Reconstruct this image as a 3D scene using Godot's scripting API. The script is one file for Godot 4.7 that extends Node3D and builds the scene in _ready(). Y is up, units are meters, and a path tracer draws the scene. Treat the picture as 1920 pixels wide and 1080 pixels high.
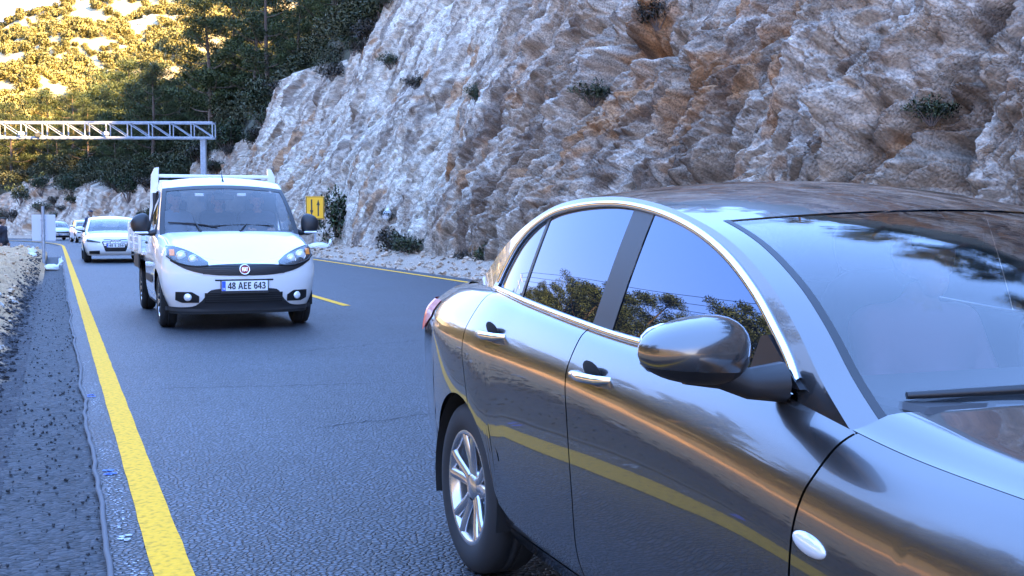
extends Node3D
# A mountain road in the shade of a rock cut: traffic queue, grey saloon passing close by.
# Road frame: s metres along the road from the camera, d metres to the right of the centre line.

var M := {}
var names := {}
var CL := 4.23          # centre line to the right of the camera on the straight
var S0 := 65.0          # the straight ends here
var R := 150.0          # then the road bends left
var nz := {}

func _ready():
	setup_camera_and_light()
	make_noises()
	make_materials()
	build_ground()
	build_road()
	build_verges()
	build_cliff()
	build_far_hill()
	build_vegetation()
	build_gantry()
	build_signs()
	build_vehicles()
	build_people()
	build_small_things()

func setup_camera_and_light():
	var cam := Camera3D.new()
	cam.name = "camera"
	cam.fov = 27.57
	cam.near = 0.05
	cam.far = 3000.0
	add_child(cam)
	cam.position = Vector3(0, 1.3, 0)
	cam.rotation_degrees = Vector3(-3.28, -21.24, 0)
	cam.current = true
	var env := Environment.new()
	env.background_mode = Environment.BG_SKY
	var sky := Sky.new()
	var sm := ProceduralSkyMaterial.new()
	sm.sky_top_color = Color(0.21, 0.40, 0.91).linear_to_srgb()
	sm.sky_horizon_color = Color(1.0, 0.96, 0.90).linear_to_srgb()
	sm.sky_curve = 0.09
	sm.ground_bottom_color = Color(0.16, 0.14, 0.12).linear_to_srgb()
	sm.ground_horizon_color = Color(0.5, 0.5, 0.5).linear_to_srgb()
	sm.sun_angle_max = 4.0
	sky.sky_material = sm
	env.sky = sky
	env.background_energy_multiplier = 0.66
	env.tonemap_mode = Environment.TONE_MAPPER_LINEAR
	env.tonemap_exposure = 9.8
	env.sdfgi_enabled = true
	env.ssao_enabled = true
	env.ssil_enabled = true
	var we := WorldEnvironment.new()
	we.name = "world_environment"
	we.environment = env
	add_child(we)
	var sun := DirectionalLight3D.new()
	sun.name = "sun"
	sun.light_color = Color(1.0, 0.84, 0.55)
	sun.light_energy = 1.6
	sun.light_angular_distance = 0.5
	sun.shadow_enabled = true
	add_child(sun)
	# from the right and behind the camera, behind the mountain
	sun.look_at_from_position(Vector3(53, 49, 85), Vector3.ZERO)

# ---------------------------------------------------------------- helpers
class Geo:
	var v := PackedVector3Array()
	var n := PackedVector3Array()
	var c := PackedColorArray()
	var uv := PackedVector2Array()
	var i := PackedInt32Array()
	func face(a: int, b: int, d: int):
		# front faces run clockwise: the geometric cross product points away from the normal
		var x := (v[b] - v[a]).cross(v[d] - v[a])
		if x.dot(n[a] + n[b] + n[d]) > 0.0:
			i.append(a); i.append(d); i.append(b)
		else:
			i.append(a); i.append(b); i.append(d)
	func add(p: Vector3, q: Vector3) -> int:
		v.append(p); n.append(q)
		return v.size() - 1
	func poly(pts: Array, ref: Vector3):
		var q: Vector3 = (pts[1] - pts[0]).cross(pts[2] - pts[0]).normalized()
		if q.dot(pts[0] - ref) < 0.0: q = -q
		var k := v.size()
		for p in pts: add(p, q)
		for j in range(1, pts.size() - 1): face(k, k + j, k + j + 1)
	func quad(a: Vector3, b: Vector3, cc: Vector3, d: Vector3, q: Vector3):
		var k := v.size()
		add(a, q); add(b, q); add(cc, q); add(d, q)
		face(k, k + 1, k + 2); face(k, k + 2, k + 3)
	func box(ctr: Vector3, size: Vector3, ch := 0.0, b := Basis.IDENTITY):
		var h := size * 0.5
		ch = minf(ch, minf(h.x, minf(h.y, h.z)) * 0.9)
		var cor := func(sx, sy, sz, ax): # corner pulled in for the face across axis ax
			var p := Vector3(sx * (h.x - (0.0 if ax == 0 else ch)), sy * (h.y - (0.0 if ax == 1 else ch)), sz * (h.z - (0.0 if ax == 2 else ch)))
			return ctr + b * p
		for s in [-1, 1]:
			poly([cor.call(s, -1, -1, 0), cor.call(s, 1, -1, 0), cor.call(s, 1, 1, 0), cor.call(s, -1, 1, 0)], ctr)
			poly([cor.call(-1, s, -1, 1), cor.call(1, s, -1, 1), cor.call(1, s, 1, 1), cor.call(-1, s, 1, 1)], ctr)
			poly([cor.call(-1, -1, s, 2), cor.call(1, -1, s, 2), cor.call(1, 1, s, 2), cor.call(-1, 1, s, 2)], ctr)
		if ch <= 0.0: return
		for s in [-1, 1]:
			for t in [-1, 1]:
				poly([cor.call(s, t, -1, 0), cor.call(s, t, 1, 0), cor.call(s, t, 1, 1), cor.call(s, t, -1, 1)], ctr)
				poly([cor.call(s, -1, t, 0), cor.call(s, 1, t, 0), cor.call(s, 1, t, 2), cor.call(s, -1, t, 2)], ctr)
				poly([cor.call(-1, s, t, 1), cor.call(1, s, t, 1), cor.call(1, s, t, 2), cor.call(-1, s, t, 2)], ctr)
				for u in [-1, 1]:
					poly([cor.call(s, t, u, 0), cor.call(s, t, u, 1), cor.call(s, t, u, 2)], ctr)
	func tube(pts: Array, rad, sides := 8, caps := true):
		var k0 := v.size()
		var prev := Vector3.ZERO
		var m := pts.size()
		for j in m:
			var t: Vector3 = (pts[mini(j + 1, m - 1)] - pts[maxi(j - 1, 0)]).normalized()
			if j == 0: prev = t.cross(Vector3.UP if absf(t.y) < 0.9 else Vector3.RIGHT).normalized()
			var a := (prev - t * prev.dot(t)).normalized()
			prev = a
			var b := t.cross(a)
			var r: float = rad[j] if rad is Array else rad
			for q in sides:
				var ang := TAU * q / sides
				var o := a * cos(ang) + b * sin(ang)
				add(pts[j] + o * r, o)
		for j in m - 1:
			for q in sides:
				var a0 := k0 + j * sides + q
				var a1 := k0 + j * sides + (q + 1) % sides
				face(a0, a1, a1 + sides); face(a0, a1 + sides, a0 + sides)
		if caps:
			for e in [0, m - 1]:
				var q0: Vector3 = (pts[0] - pts[1]).normalized() if e == 0 else (pts[m - 1] - pts[m - 2]).normalized()
				var kc := add(pts[e], q0)
				for q in sides: add(v[k0 + e * sides + q], q0)
				for q in sides: face(kc, kc + 1 + q, kc + 1 + (q + 1) % sides)
	func grid(f: Callable, nu: int, nv: int, ref = null, keep := 0):
		var k0 := v.size()
		var w := nv + 1
		for a in nu + 1:
			for b in w:
				v.append(f.call(float(a) / nu, float(b) / nv))
		for a in nu + 1:
			for b in w:
				var du := v[k0 + mini(a + 1, nu) * w + b] - v[k0 + maxi(a - 1, 0) * w + b]
				var dv := v[k0 + a * w + mini(b + 1, nv)] - v[k0 + a * w + maxi(b - 1, 0)]
				var q := du.cross(dv)
				if q.length_squared() < 1e-16:
					var a2 := clampi(a, 1, nu - 1) if nu > 1 else a
					var b2 := clampi(b, 1, nv - 1) if nv > 1 else b
					du = v[k0 + mini(a2 + 1, nu) * w + b2] - v[k0 + maxi(a2 - 1, 0) * w + b2]
					dv = v[k0 + a2 * w + mini(b2 + 1, nv)] - v[k0 + a2 * w + maxi(b2 - 1, 0)]
					q = du.cross(dv)
				n.append(q.normalized())
		var turn := keep < 0
		if ref != null:
			var mid := k0 + int(nu / 2.0) * w + int(nv / 2.0)
			turn = n[mid].dot(v[mid] - ref) < 0.0
		if turn:
			for q in range(k0, v.size()): n[q] = -n[q]
		for a in nu:
			for b in nv:
				var p0 := k0 + a * w + b
				if turn:
					i.append_array([p0, p0 + w, p0 + w + 1, p0, p0 + w + 1, p0 + 1])
				else:
					i.append_array([p0, p0 + w + 1, p0 + w, p0, p0 + 1, p0 + w + 1])
	func lathe(prof: Array, xf: Transform3D, seg := 32):
		# profile points (radius, along) turned about the local x axis; sharp where a point is doubled
		for j in prof.size() - 1:
			var p0: Vector2 = prof[j]
			var p1: Vector2 = prof[j + 1]
			if p0.distance_to(p1) < 1e-6: continue
			var nn := Vector2(p1.y - p0.y, -(p1.x - p0.x)).normalized()
			var k := v.size()
			var na := nn
			var nb := nn
			if j > 0 and prof[j - 1].distance_to(p0) > 1e-6:
				var pm: Vector2 = prof[j - 1]
				na = (nn + Vector2(p0.y - pm.y, -(p0.x - pm.x)).normalized()).normalized()
			if j < prof.size() - 2 and prof[j + 2].distance_to(p1) > 1e-6:
				var pn: Vector2 = prof[j + 2]
				nb = (nn + Vector2(pn.y - p1.y, -(pn.x - p1.x)).normalized()).normalized()
			for q in seg + 1:
				var a := TAU * q / seg
				var e := Vector3(0, cos(a), sin(a))
				add(xf * (Vector3(p0.y, 0, 0) + e * p0.x), (xf.basis * (Vector3(na.y, 0, 0) + e * na.x)).normalized())
				add(xf * (Vector3(p1.y, 0, 0) + e * p1.x), (xf.basis * (Vector3(nb.y, 0, 0) + e * nb.x)).normalized())
			for q in seg:
				var b := k + q * 2
				face(b, b + 1, b + 3); face(b, b + 3, b + 2)
	func prism(pl: PackedVector2Array, xf: Transform3D, depth: float):
		# polygon in local xy, thickness along local z from -depth/2 to depth/2
		var t := Geometry2D.triangulate_polygon(pl)
		for s in [-1.0, 1.0]:
			var k := v.size()
			var q: Vector3 = (xf.basis * Vector3(0, 0, s)).normalized()
			for p in pl: add(xf * Vector3(p.x, p.y, s * depth * 0.5), q)
			for j in range(0, t.size(), 3): face(k + t[j], k + t[j + 1], k + t[j + 2])
		var cw := Geometry2D.is_polygon_clockwise(pl)
		for j in pl.size():
			var a := pl[j]
			var b := pl[(j + 1) % pl.size()]
			var e := b - a
			var o := Vector2(e.y, -e.x).normalized() * (-1.0 if cw else 1.0)
			quad(xf * Vector3(a.x, a.y, -depth * 0.5), xf * Vector3(b.x, b.y, -depth * 0.5), xf * Vector3(b.x, b.y, depth * 0.5), xf * Vector3(a.x, a.y, depth * 0.5), (xf.basis * Vector3(o.x, o.y, 0)).normalized())
	func ball(ctr: Vector3, rad: Vector3, b := Basis.IDENTITY, nu := 16, nv := 10, pw := 1.0):
		var f := func(a, h):
			var th: float = a * TAU
			var ph: float = (h - 0.5) * PI
			var p := Vector3(cos(ph) * cos(th), sin(ph), cos(ph) * sin(th))
			if pw != 1.0: p = Vector3(signf(p.x) * pow(absf(p.x), pw), signf(p.y) * pow(absf(p.y), pw), signf(p.z) * pow(absf(p.z), pw))
			return ctr + b * (p * rad)
		grid(f, nu, nv, ctr)
	func mesh(mat: Material) -> ArrayMesh:
		var a := []
		a.resize(Mesh.ARRAY_MAX)
		a[Mesh.ARRAY_VERTEX] = v
		a[Mesh.ARRAY_NORMAL] = n
		if c.size() == v.size(): a[Mesh.ARRAY_COLOR] = c
		if uv.size() == v.size(): a[Mesh.ARRAY_TEX_UV] = uv
		a[Mesh.ARRAY_INDEX] = i
		var m := ArrayMesh.new()
		m.add_surface_from_arrays(Mesh.PRIMITIVE_TRIANGLES, a)
		if mat: m.surface_set_material(0, mat)
		return m

func put(o: Node, called: String, parent: Node = self):
	var key := str(parent.get_instance_id()) + called
	var k: int = names.get(key, 0)
	names[key] = k + 1
	o.name = called if k == 0 else "%s_%03d" % [called, k]
	parent.add_child(o, true)
	return o

func part(g: Geo, called: String, m: Material, parent: Node) -> MeshInstance3D:
	var o := MeshInstance3D.new()
	o.mesh = g.mesh(m)
	put(o, called, parent)
	return o

func tag(o: Node, label: String, category: String, group := ""):
	o.set_meta("label", label)
	o.set_meta("category", category)
	if group != "": o.set_meta("group", group)
	return o

func structure(g: Geo, called: String, m: Material) -> MeshInstance3D:
	var o := part(g, called, m, self)
	o.set_meta("kind", "structure")
	return o

func thing(called: String, label: String, category: String, at := Vector3.ZERO, turn := 0.0, group := "") -> Node3D:
	var o := Node3D.new()
	put(o, called)
	o.position = at
	o.rotation.y = turn
	tag(o, label, category, group)
	return o

func copy_thing(src: Node3D, called: String, label: String, category: String, group: String, at: Vector3, turn: float, size := 1.0) -> Node3D:
	var o = src.duplicate()
	o.name = "x"
	put(o, called)
	o.position = at
	o.rotation.y = turn
	o.scale = Vector3.ONE * size
	tag(o, label, category, group)
	return o

func lin(r: float, g: float, b: float, a := 1.0) -> Color:
	var q := Color(r, g, b).linear_to_srgb()
	q.a = a
	return q

func mat(called: String, col: Color, rough := 0.6, metal := 0.0) -> StandardMaterial3D:
	var m := StandardMaterial3D.new()
	m.resource_name = called
	m.albedo_color = col
	m.roughness = rough
	m.metallic = metal
	M[called] = m
	return m

func noise(called: String, kind: int, freq: float, oct := 1, sd := 1) -> FastNoiseLite:
	var f := FastNoiseLite.new()
	f.noise_type = kind
	f.frequency = freq
	f.seed = sd
	f.fractal_type = FastNoiseLite.FRACTAL_NONE if oct == 1 else FastNoiseLite.FRACTAL_FBM
	f.fractal_octaves = oct
	nz[called] = f
	return f

func centre(s: float) -> Vector2:
	if s <= S0: return Vector2(CL, s)
	var a := (s - S0) / R
	return Vector2(CL - R * (1.0 - cos(a)), S0 + R * sin(a))

func side_dir(s: float) -> Vector2:
	if s <= S0: return Vector2(1, 0)
	var a := (s - S0) / R
	return Vector2(cos(a), sin(a))

func road_y(s: float) -> float:
	if s < 40.0: return 0.0
	if s < 110.0: return -0.00006 * (s - 40.0) * (s - 40.0)
	return -0.294 - 0.0084 * (minf(s, 170.0) - 110.0)

func at(s: float, d: float, y := 0.0) -> Vector3:
	var p := centre(s) + side_dir(s) * d
	return Vector3(p.x, y + road_y(s), -p.y)

func road_turn(s: float) -> float:
	return 0.0 if s <= S0 else (s - S0) / R

func smooth(a: float, b: float, x: float) -> float:
	var t := clampf((x - a) / (b - a), 0.0, 1.0)
	return t * t * (3.0 - 2.0 * t)

func pick(xs: Array, ys: Array, x: float) -> float:
	# smooth curve through points
	var m := xs.size()
	if x <= xs[0]: return ys[0]
	if x >= xs[m - 1]: return ys[m - 1]
	var k := 0
	while x > xs[k + 1]: k += 1
	var x0: float = xs[k]
	var x1: float = xs[k + 1]
	var h := x1 - x0
	var t := (x - x0) / h
	var d: float = (ys[k + 1] - ys[k]) / h
	var m0: float = d if k == 0 else (ys[k + 1] - ys[k - 1]) / (x1 - xs[k - 1])
	var m1: float = d if k == m - 2 else (ys[k + 2] - ys[k]) / (xs[k + 2] - x0)
	var t2 := t * t
	var t3 := t2 * t
	return (2 * t3 - 3 * t2 + 1) * ys[k] + (t3 - 2 * t2 + t) * h * m0 + (-2 * t3 + 3 * t2) * ys[k + 1] + (t3 - t2) * h * m1

func multi(g: Geo, m: Material, xfs: Array, cols: Array, called: String, parent: Node = self) -> MultiMeshInstance3D:
	var mm := MultiMesh.new()
	mm.transform_format = MultiMesh.TRANSFORM_3D
	mm.use_colors = cols.size() > 0
	mm.mesh = g.mesh(m)
	mm.instance_count = xfs.size()
	for k in xfs.size():
		mm.set_instance_transform(k, xfs[k])
		if cols.size() > 0: mm.set_instance_color(k, cols[k])
	var o := MultiMeshInstance3D.new()
	o.multimesh = mm
	put(o, called, parent)
	o.set_meta("kind", "stuff")
	return o

func make_noises():
	noise("a", FastNoiseLite.TYPE_SIMPLEX_SMOOTH, 1.0, 1, 3)
	noise("f", FastNoiseLite.TYPE_SIMPLEX_SMOOTH, 1.0, 4, 11)
	noise("g", FastNoiseLite.TYPE_SIMPLEX_SMOOTH, 1.0, 3, 29)
	var r := noise("ridge", FastNoiseLite.TYPE_SIMPLEX_SMOOTH, 1.0, 4, 17)
	r.fractal_type = FastNoiseLite.FRACTAL_RIDGED
	var c := noise("cell", FastNoiseLite.TYPE_CELLULAR, 1.0, 1, 5)
	c.cellular_return_type = FastNoiseLite.RETURN_CELL_VALUE
	c.cellular_jitter = 1.0
	var e := noise("crack", FastNoiseLite.TYPE_CELLULAR, 1.0, 1, 8)
	e.cellular_return_type = FastNoiseLite.RETURN_DISTANCE2_SUB
	e.cellular_jitter = 1.0
	var e2 := noise("lump", FastNoiseLite.TYPE_CELLULAR, 1.0, 1, 9)
	e2.cellular_return_type = FastNoiseLite.RETURN_DISTANCE
	e2.cellular_jitter = 1.0
	e2.cellular_distance_function = FastNoiseLite.DISTANCE_MANHATTAN

func noise_tex(kind: int, freq: float, oct: int, lo: Color, hi: Color, size := 512, sd := 1, stops: Array = [], ret := -1) -> NoiseTexture2D:
	var f := FastNoiseLite.new()
	f.noise_type = kind
	f.frequency = freq
	f.seed = sd
	f.fractal_octaves = oct
	if oct == 1: f.fractal_type = FastNoiseLite.FRACTAL_NONE
	if ret >= 0: f.cellular_return_type = ret
	var t := NoiseTexture2D.new()
	t.width = size
	t.height = size
	t.seamless = true
	t.noise = f
	var gr := Gradient.new()
	gr.set_color(0, lo)
	gr.set_color(1, hi)
	for s in stops: gr.add_point(s[0], s[1])
	t.color_ramp = gr
	return t

func grey(a: float) -> Color:
	return Color(a, a, a)

func tri_world(m: StandardMaterial3D, k: float):
	m.uv1_triplanar = true
	m.uv1_world_triplanar = true
	m.uv1_scale = Vector3.ONE * k
	m.uv1_triplanar_sharpness = 4.0

func make_materials():
	var CE := FastNoiseLite.TYPE_CELLULAR
	var SI := FastNoiseLite.TYPE_SIMPLEX_SMOOTH
	# asphalt: fine stones in dark binder
	var m := mat("asphalt", lin(0.135, 0.148, 0.185), 0.5)
	m.albedo_texture = noise_tex(CE, 0.075, 1, grey(0.04), grey(1.0), 1024, 4, [[0.14, grey(0.16)], [0.34, grey(0.70)]], FastNoiseLite.RETURN_DISTANCE2_SUB)
	m.heightmap_enabled = true
	m.heightmap_texture = noise_tex(CE, 0.075, 1, grey(0.0), grey(1.0), 1024, 4, [[0.3, grey(0.8)]], FastNoiseLite.RETURN_DISTANCE2_SUB)
	m.heightmap_scale = 1.0
	m.detail_enabled = true
	m.detail_blend_mode = BaseMaterial3D.BLEND_MODE_MUL
	m.detail_albedo = noise_tex(SI, 0.006, 5, grey(0.72), grey(1.0), 1024, 7)
	m.detail_uv_layer = BaseMaterial3D.DETAIL_UV_2
	m.uv2_triplanar = true
	m.uv2_world_triplanar = true
	m.uv2_scale = Vector3.ONE * 0.11
	tri_world(m, 0.5)
	m.vertex_color_use_as_albedo = true
	# rough cold-laid shoulder
	m = mat("shoulder", lin(0.046, 0.044, 0.047), 0.75)
	m.albedo_texture = noise_tex(CE, 0.05, 1, grey(0.15), grey(1.0), 1024, 14, [[0.25, grey(0.5)], [0.6, grey(0.75)]], FastNoiseLite.RETURN_CELL_VALUE)
	m.heightmap_enabled = true
	m.heightmap_texture = noise_tex(CE, 0.05, 1, grey(1.0), grey(0.0), 1024, 14, [], FastNoiseLite.RETURN_DISTANCE)
	m.heightmap_scale = 0.9
	tri_world(m, 0.8)
	m.vertex_color_use_as_albedo = true
	# thermoplastic road paint, worn by the stones beneath
	m = mat("yellow_paint", lin(0.90, 0.42, 0.003), 0.85)
	m.albedo_texture = noise_tex(SI, 0.03, 4, Color(0.72, 0.72, 0.70), grey(1.0), 512, 5, [[0.45, grey(0.95)]])
	m.heightmap_enabled = true
	m.heightmap_texture = noise_tex(CE, 0.06, 1, grey(0.8), grey(0.0), 512, 6, [], FastNoiseLite.RETURN_DISTANCE)
	m.heightmap_scale = 0.25
	tri_world(m, 1.3)
	mat("blue_paint", lin(0.02, 0.11, 0.55), 0.6)
	mat("white_paint_mark", lin(0.45, 0.45, 0.47), 0.7)
	# limestone
	m = mat("rock", Color.WHITE, 0.92)
	m.vertex_color_use_as_albedo = true
	m.albedo_texture = noise_tex(SI, 0.02, 5, grey(0.55), grey(1.0), 1024, 21, [[0.40, grey(0.82)], [0.6, grey(0.95)]])
	m.heightmap_enabled = true
	m.heightmap_texture = noise_tex(CE, 0.014, 5, grey(0.0), grey(1.0), 1024, 23, [[0.35, grey(0.75)]], FastNoiseLite.RETURN_DISTANCE2_SUB)
	m.heightmap_scale = 1.8
	tri_world(m, 0.8)
	m = mat("soil", Color.WHITE, 0.95)
	m.vertex_color_use_as_albedo = true
	m.albedo_texture = noise_tex(SI, 0.03, 5, grey(0.55), grey(1.0), 1024, 31, [[0.5, grey(0.85)]])
	m.heightmap_enabled = true
	m.heightmap_texture = noise_tex(CE, 0.03, 2, grey(1.0), grey(0.0), 1024, 33, [], FastNoiseLite.RETURN_DISTANCE)
	m.heightmap_scale = 1.4
	tri_world(m, 0.7)
	m = mat("stone", Color.WHITE, 0.92)
	m.vertex_color_use_as_albedo = true
	m = mat("leaf", Color.WHITE, 0.6)
	m.vertex_color_use_as_albedo = true
	m.backlight_enabled = true
	m.backlight = Color(0.55, 0.6, 0.35)
	m = mat("scrub", Color.WHITE, 0.7)
	m.backlight_enabled = true
	m.backlight = Color(0.5, 0.5, 0.35)
	m.vertex_color_use_as_albedo = true
	m = mat("bark", lin(0.11, 0.075, 0.055), 0.9)
	m.heightmap_enabled = true
	m.heightmap_texture = noise_tex(SI, 0.03, 4, grey(0), grey(1), 256, 41)
	m.heightmap_scale = 3.0
	tri_world(m, 1.5)
	mat("twig", lin(0.13, 0.095, 0.08), 0.9)
	# metals and plastics
	m = mat("galvanised", lin(0.42, 0.45, 0.50), 0.5, 0.35)
	m.albedo_texture = noise_tex(SI, 0.02, 3, grey(0.8), grey(1.0), 256, 44)
	tri_world(m, 1.2)
	mat("sign_back", lin(0.52, 0.55, 0.60), 0.5, 0.2)
	mat("sign_yellow", lin(0.95, 0.46, 0.004), 0.45)
	mat("sign_black", lin(0.02, 0.02, 0.02), 0.5)
	mat("black_plastic", lin(0.012, 0.012, 0.014), 0.45)
	mat("dark_plastic", lin(0.02, 0.021, 0.024), 0.6)
	mat("rubber", lin(0.016, 0.016, 0.017), 0.8)
	mat("under", lin(0.008, 0.008, 0.008), 0.9)
	mat("gap", lin(0.004, 0.004, 0.004), 0.9)
	mat("chrome", lin(0.78, 0.78, 0.80), 0.12, 1.0)
	m = mat("alloy", lin(0.55, 0.56, 0.58), 0.25, 0.9)
	mat("brake", lin(0.12, 0.11, 0.10), 0.45, 0.8)
	mat("seat_cloth", lin(0.05, 0.05, 0.055), 0.9)
	mat("dash", lin(0.03, 0.03, 0.033), 0.7)
	m = mat("grey_paint", lin(0.120, 0.114, 0.114), 0.24, 0.88)
	m.clearcoat_enabled = true
	m.clearcoat = 1.0
	m.clearcoat_roughness = 0.02
	m.metallic_specular = 0.9
	m = mat("white_paint", lin(0.74, 0.73, 0.71), 0.35)
	m.clearcoat_enabled = true
	m.clearcoat = 1.0
	m.clearcoat_roughness = 0.03
	m = mat("silver_paint", lin(0.42, 0.43, 0.45), 0.35, 0.6)
	m.clearcoat_enabled = true
	m.clearcoat = 1.0
	m.clearcoat_roughness = 0.03
	m = mat("film_glass", lin(0.080, 0.105, 0.16), 0.0, 0.95)
	m.metallic_specular = 1.0
	m = mat("tinted_glass", lin(0.01, 0.012, 0.014, 0.72), 0.0)
	m.transparency = BaseMaterial3D.TRANSPARENCY_ALPHA
	m.metallic_specular = 1.0
	m = mat("glass", lin(0.008, 0.012, 0.016, 0.25), 0.0)
	m.transparency = BaseMaterial3D.TRANSPARENCY_ALPHA
	m.metallic_specular = 1.0
	m = mat("lamp_glass", lin(0.3, 0.32, 0.35, 0.03), 0.0)
	m.transparency = BaseMaterial3D.TRANSPARENCY_ALPHA
	m = mat("lamp_reflector", lin(0.10, 0.105, 0.11), 0.25, 0.7)
	m = mat("lamp_lens", lin(0.75, 0.78, 0.82), 0.1, 0.3)
	m = mat("amber", lin(0.8, 0.22, 0.02), 0.2)
	m = mat("tail_red", lin(0.62, 0.012, 0.010), 0.12)
	m.clearcoat_enabled = true
	m = mat("lit_lamp", lin(1.0, 0.9, 0.75), 0.3)
	m.emission_enabled = true
	m.emission = Color(1.0, 0.82, 0.6)
	m.emission_energy_multiplier = 1.6
	mat("plate_white", lin(0.75, 0.76, 0.78), 0.4)
	mat("plate_blue", lin(0.02, 0.10, 0.60), 0.4)
	mat("plate_ink", lin(0.01, 0.01, 0.012), 0.5)
	mat("badge_red", lin(0.30, 0.01, 0.02), 0.3)
	m = mat("white_plastic", lin(0.72, 0.73, 0.75), 0.5)
	m.backlight_enabled = true
	m.backlight = Color(0.2, 0.2, 0.2)
	mat("cord", lin(0.11, 0.10, 0.10), 0.85)
	m = mat("skin_cloth", Color.WHITE, 0.8)
	m.vertex_color_use_as_albedo = true

func build_ground():
	var g := Geo.new()
	var f := func(u, w): return Vector3(lerpf(-900, 900, u), -4.6, lerpf(300, -1500, w))
	g.grid(f, 20, 20, Vector3(0, -100, -400))
	g.c.resize(g.v.size())
	g.c.fill(Color(0.30, 0.25, 0.17))
	structure(g, "ground", M.soil)

func strip(s0: float, s1: float, n: int, d0: float, d1: float, m: int, yf: Callable, col: Callable, wav := 0.0, seed_off := 0.0) -> Geo:
	var g := Geo.new()
	var f := func(u, w):
		var s := lerpf(s0, s1, u * u * 0.6 + u * 0.4)
		var d := lerpf(d0, d1, w)
		if wav > 0.0: d += nz.f.get_noise_2d(s * 1.7 + seed_off, w * 3.0) * wav
		return at(s, d, yf.call(s, d))
	g.grid(f, n, m, Vector3(0, -1e5, 0))
	for p in g.v: g.c.append(col.call(p))
	return g

func build_road():
	var asphalt_col := func(p: Vector3):
		var k: float = 1.0 + nz.f.get_noise_2d(p.x * 0.9, p.z * 0.12) * 0.22 + nz.g.get_noise_2d(p.x * 0.25 + 9, p.z * 0.25) * 0.15
		var lane := absf(absf(p.x - CL) - 1.95)
		k *= 1.0 + 0.10 * exp(-pow((lane - 0.75) / 0.28, 2.0))
		return Color(k, k, k)
	var g := strip(-14, 190, 400, -4.06, 4.36, 24, func(_s, _d): return 0.0, asphalt_col)
	structure(g, "road", M.asphalt)
	# turn-off beyond the mound
	g = strip(44, 185, 120, -22.0, -4.055, 12, func(s, d): return -0.03 - 0.01 * maxf(0.0, -d - 6.0), asphalt_col)
	structure(g, "side_road", M.asphalt)
	g = strip(-14, 46, 900, -4.62, -4.062, 20, func(s, d): return -0.022 + nz.f.get_noise_2d(s * 6.0, d * 6.0) * 0.010 + nz.g.get_noise_2d(s * 26.0, d * 26.0) * 0.005, asphalt_col, 0.0)
	structure(g, "shoulder", M.shoulder)
	var line := func(s0: float, s1: float, d: float, w: float, called: String, n: int):
		var q := Geo.new()
		var f := func(u, v): return at(lerpf(s0, s1, u * u * 0.5 + u * 0.5), d + (v - 0.5) * w + nz.f.get_noise_2d(u * 900.0, v * 2.0) * 0.006, 0.005)
		q.grid(f, n, 1, Vector3(0, -1e5, 0))
		structure(q, called, M.yellow_paint)
	line.call(-10.0, 150.0, -3.85, 0.14, "edge_line", 500)
	line.call(-10.0, 180.0, 3.86, 0.14, "edge_line", 300)
	for k in 12:
		var a := 5.6 + 12.0 * k
		line.call(a, a + 4.0, -0.1, 0.13, "centre_dash", 24)
	for k in 5: line.call(62.0 + k * 9.0, 65.0 + k * 9.0, -11.0, 0.14, "side_road_dash", 6)
	# sprayed setting-out marks beside the edge line
	for q in [[4.07, 0.23, 0.034], [6.35, 0.235, 0.03], [9.2, 0.222, 0.025], [5.0, 0.24, 0.02]]:
		for k in 5:
			var b := Geo.new()
			var ctr := Vector3(q[1] + 0.016 * sin(k * 5.1 + q[0]), 0.004, -q[0] + 0.035 * cos(k * 3.3 + q[0]) * 1.4)
			var pts := []
			for j in 9:
				var an := TAU * j / 9.0
				var r: float = q[2] * (0.5 + 0.6 * absf(nz.f.get_noise_2d(j * 3.7 + k * 9.0, q[0] * 7.0)))
				pts.append(ctr + Vector3(cos(an) * r, 0, sin(an) * r * 1.1))
			b.poly(pts, Vector3(0, -100, 0))
			structure(b, "paint_mark", M.blue_paint if q[0] != 5.0 else M.white_paint_mark)
	# hairline cracks across the near lane
	for q in [[1.5, 7.28, 2.9, 7.62, 3], [0.75, 9.4, 2.3, 9.1, 8], [2.2, 11.6, 3.9, 12.3, 12]]:
		var ck := Geo.new()
		var prev := Vector3.ZERO
		for k in 33:
			var u := k / 32.0
			var c := Vector3(lerpf(q[0], q[2], u) + nz.f.get_noise_2d(u * 9.0, q[4]) * 0.05, 0.004, -lerpf(q[1], q[3], u) + nz.f.get_noise_2d(u * 7.0 + 30.0, q[4]) * 0.09)
			if k > 0:
				var e := (c - prev).cross(Vector3.UP).normalized() * (0.0035 + 0.003 * absf(nz.a.get_noise_1d(k * 0.9 + q[4])))
				ck.poly([prev - e, prev + e, c + e, c - e], Vector3(0, -100, 0))
			prev = c
		structure(ck, "road_crack", M.gap)
	var rng := RandomNumberGenerator.new()
	rng.seed = 77
	var g2 := Geo.new()
	for k in 420:
		var s := 3.6 + rng.randf() * 8.0
		var c0 := at(s, -4.02 + rng.randf() * 0.07, 0.0035)
		if nz.f.get_noise_1d(s * 1.1) < -0.05: continue
		var pts := []
		for j in 5: pts.append(c0 + Vector3(cos(TAU * j / 5.0), 0, sin(TAU * j / 5.0)) * rng.randf_range(0.002, 0.008))
		g2.poly(pts, Vector3(0, -100, 0))
	structure(g2, "paint_specks", M.white_paint_mark)

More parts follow.
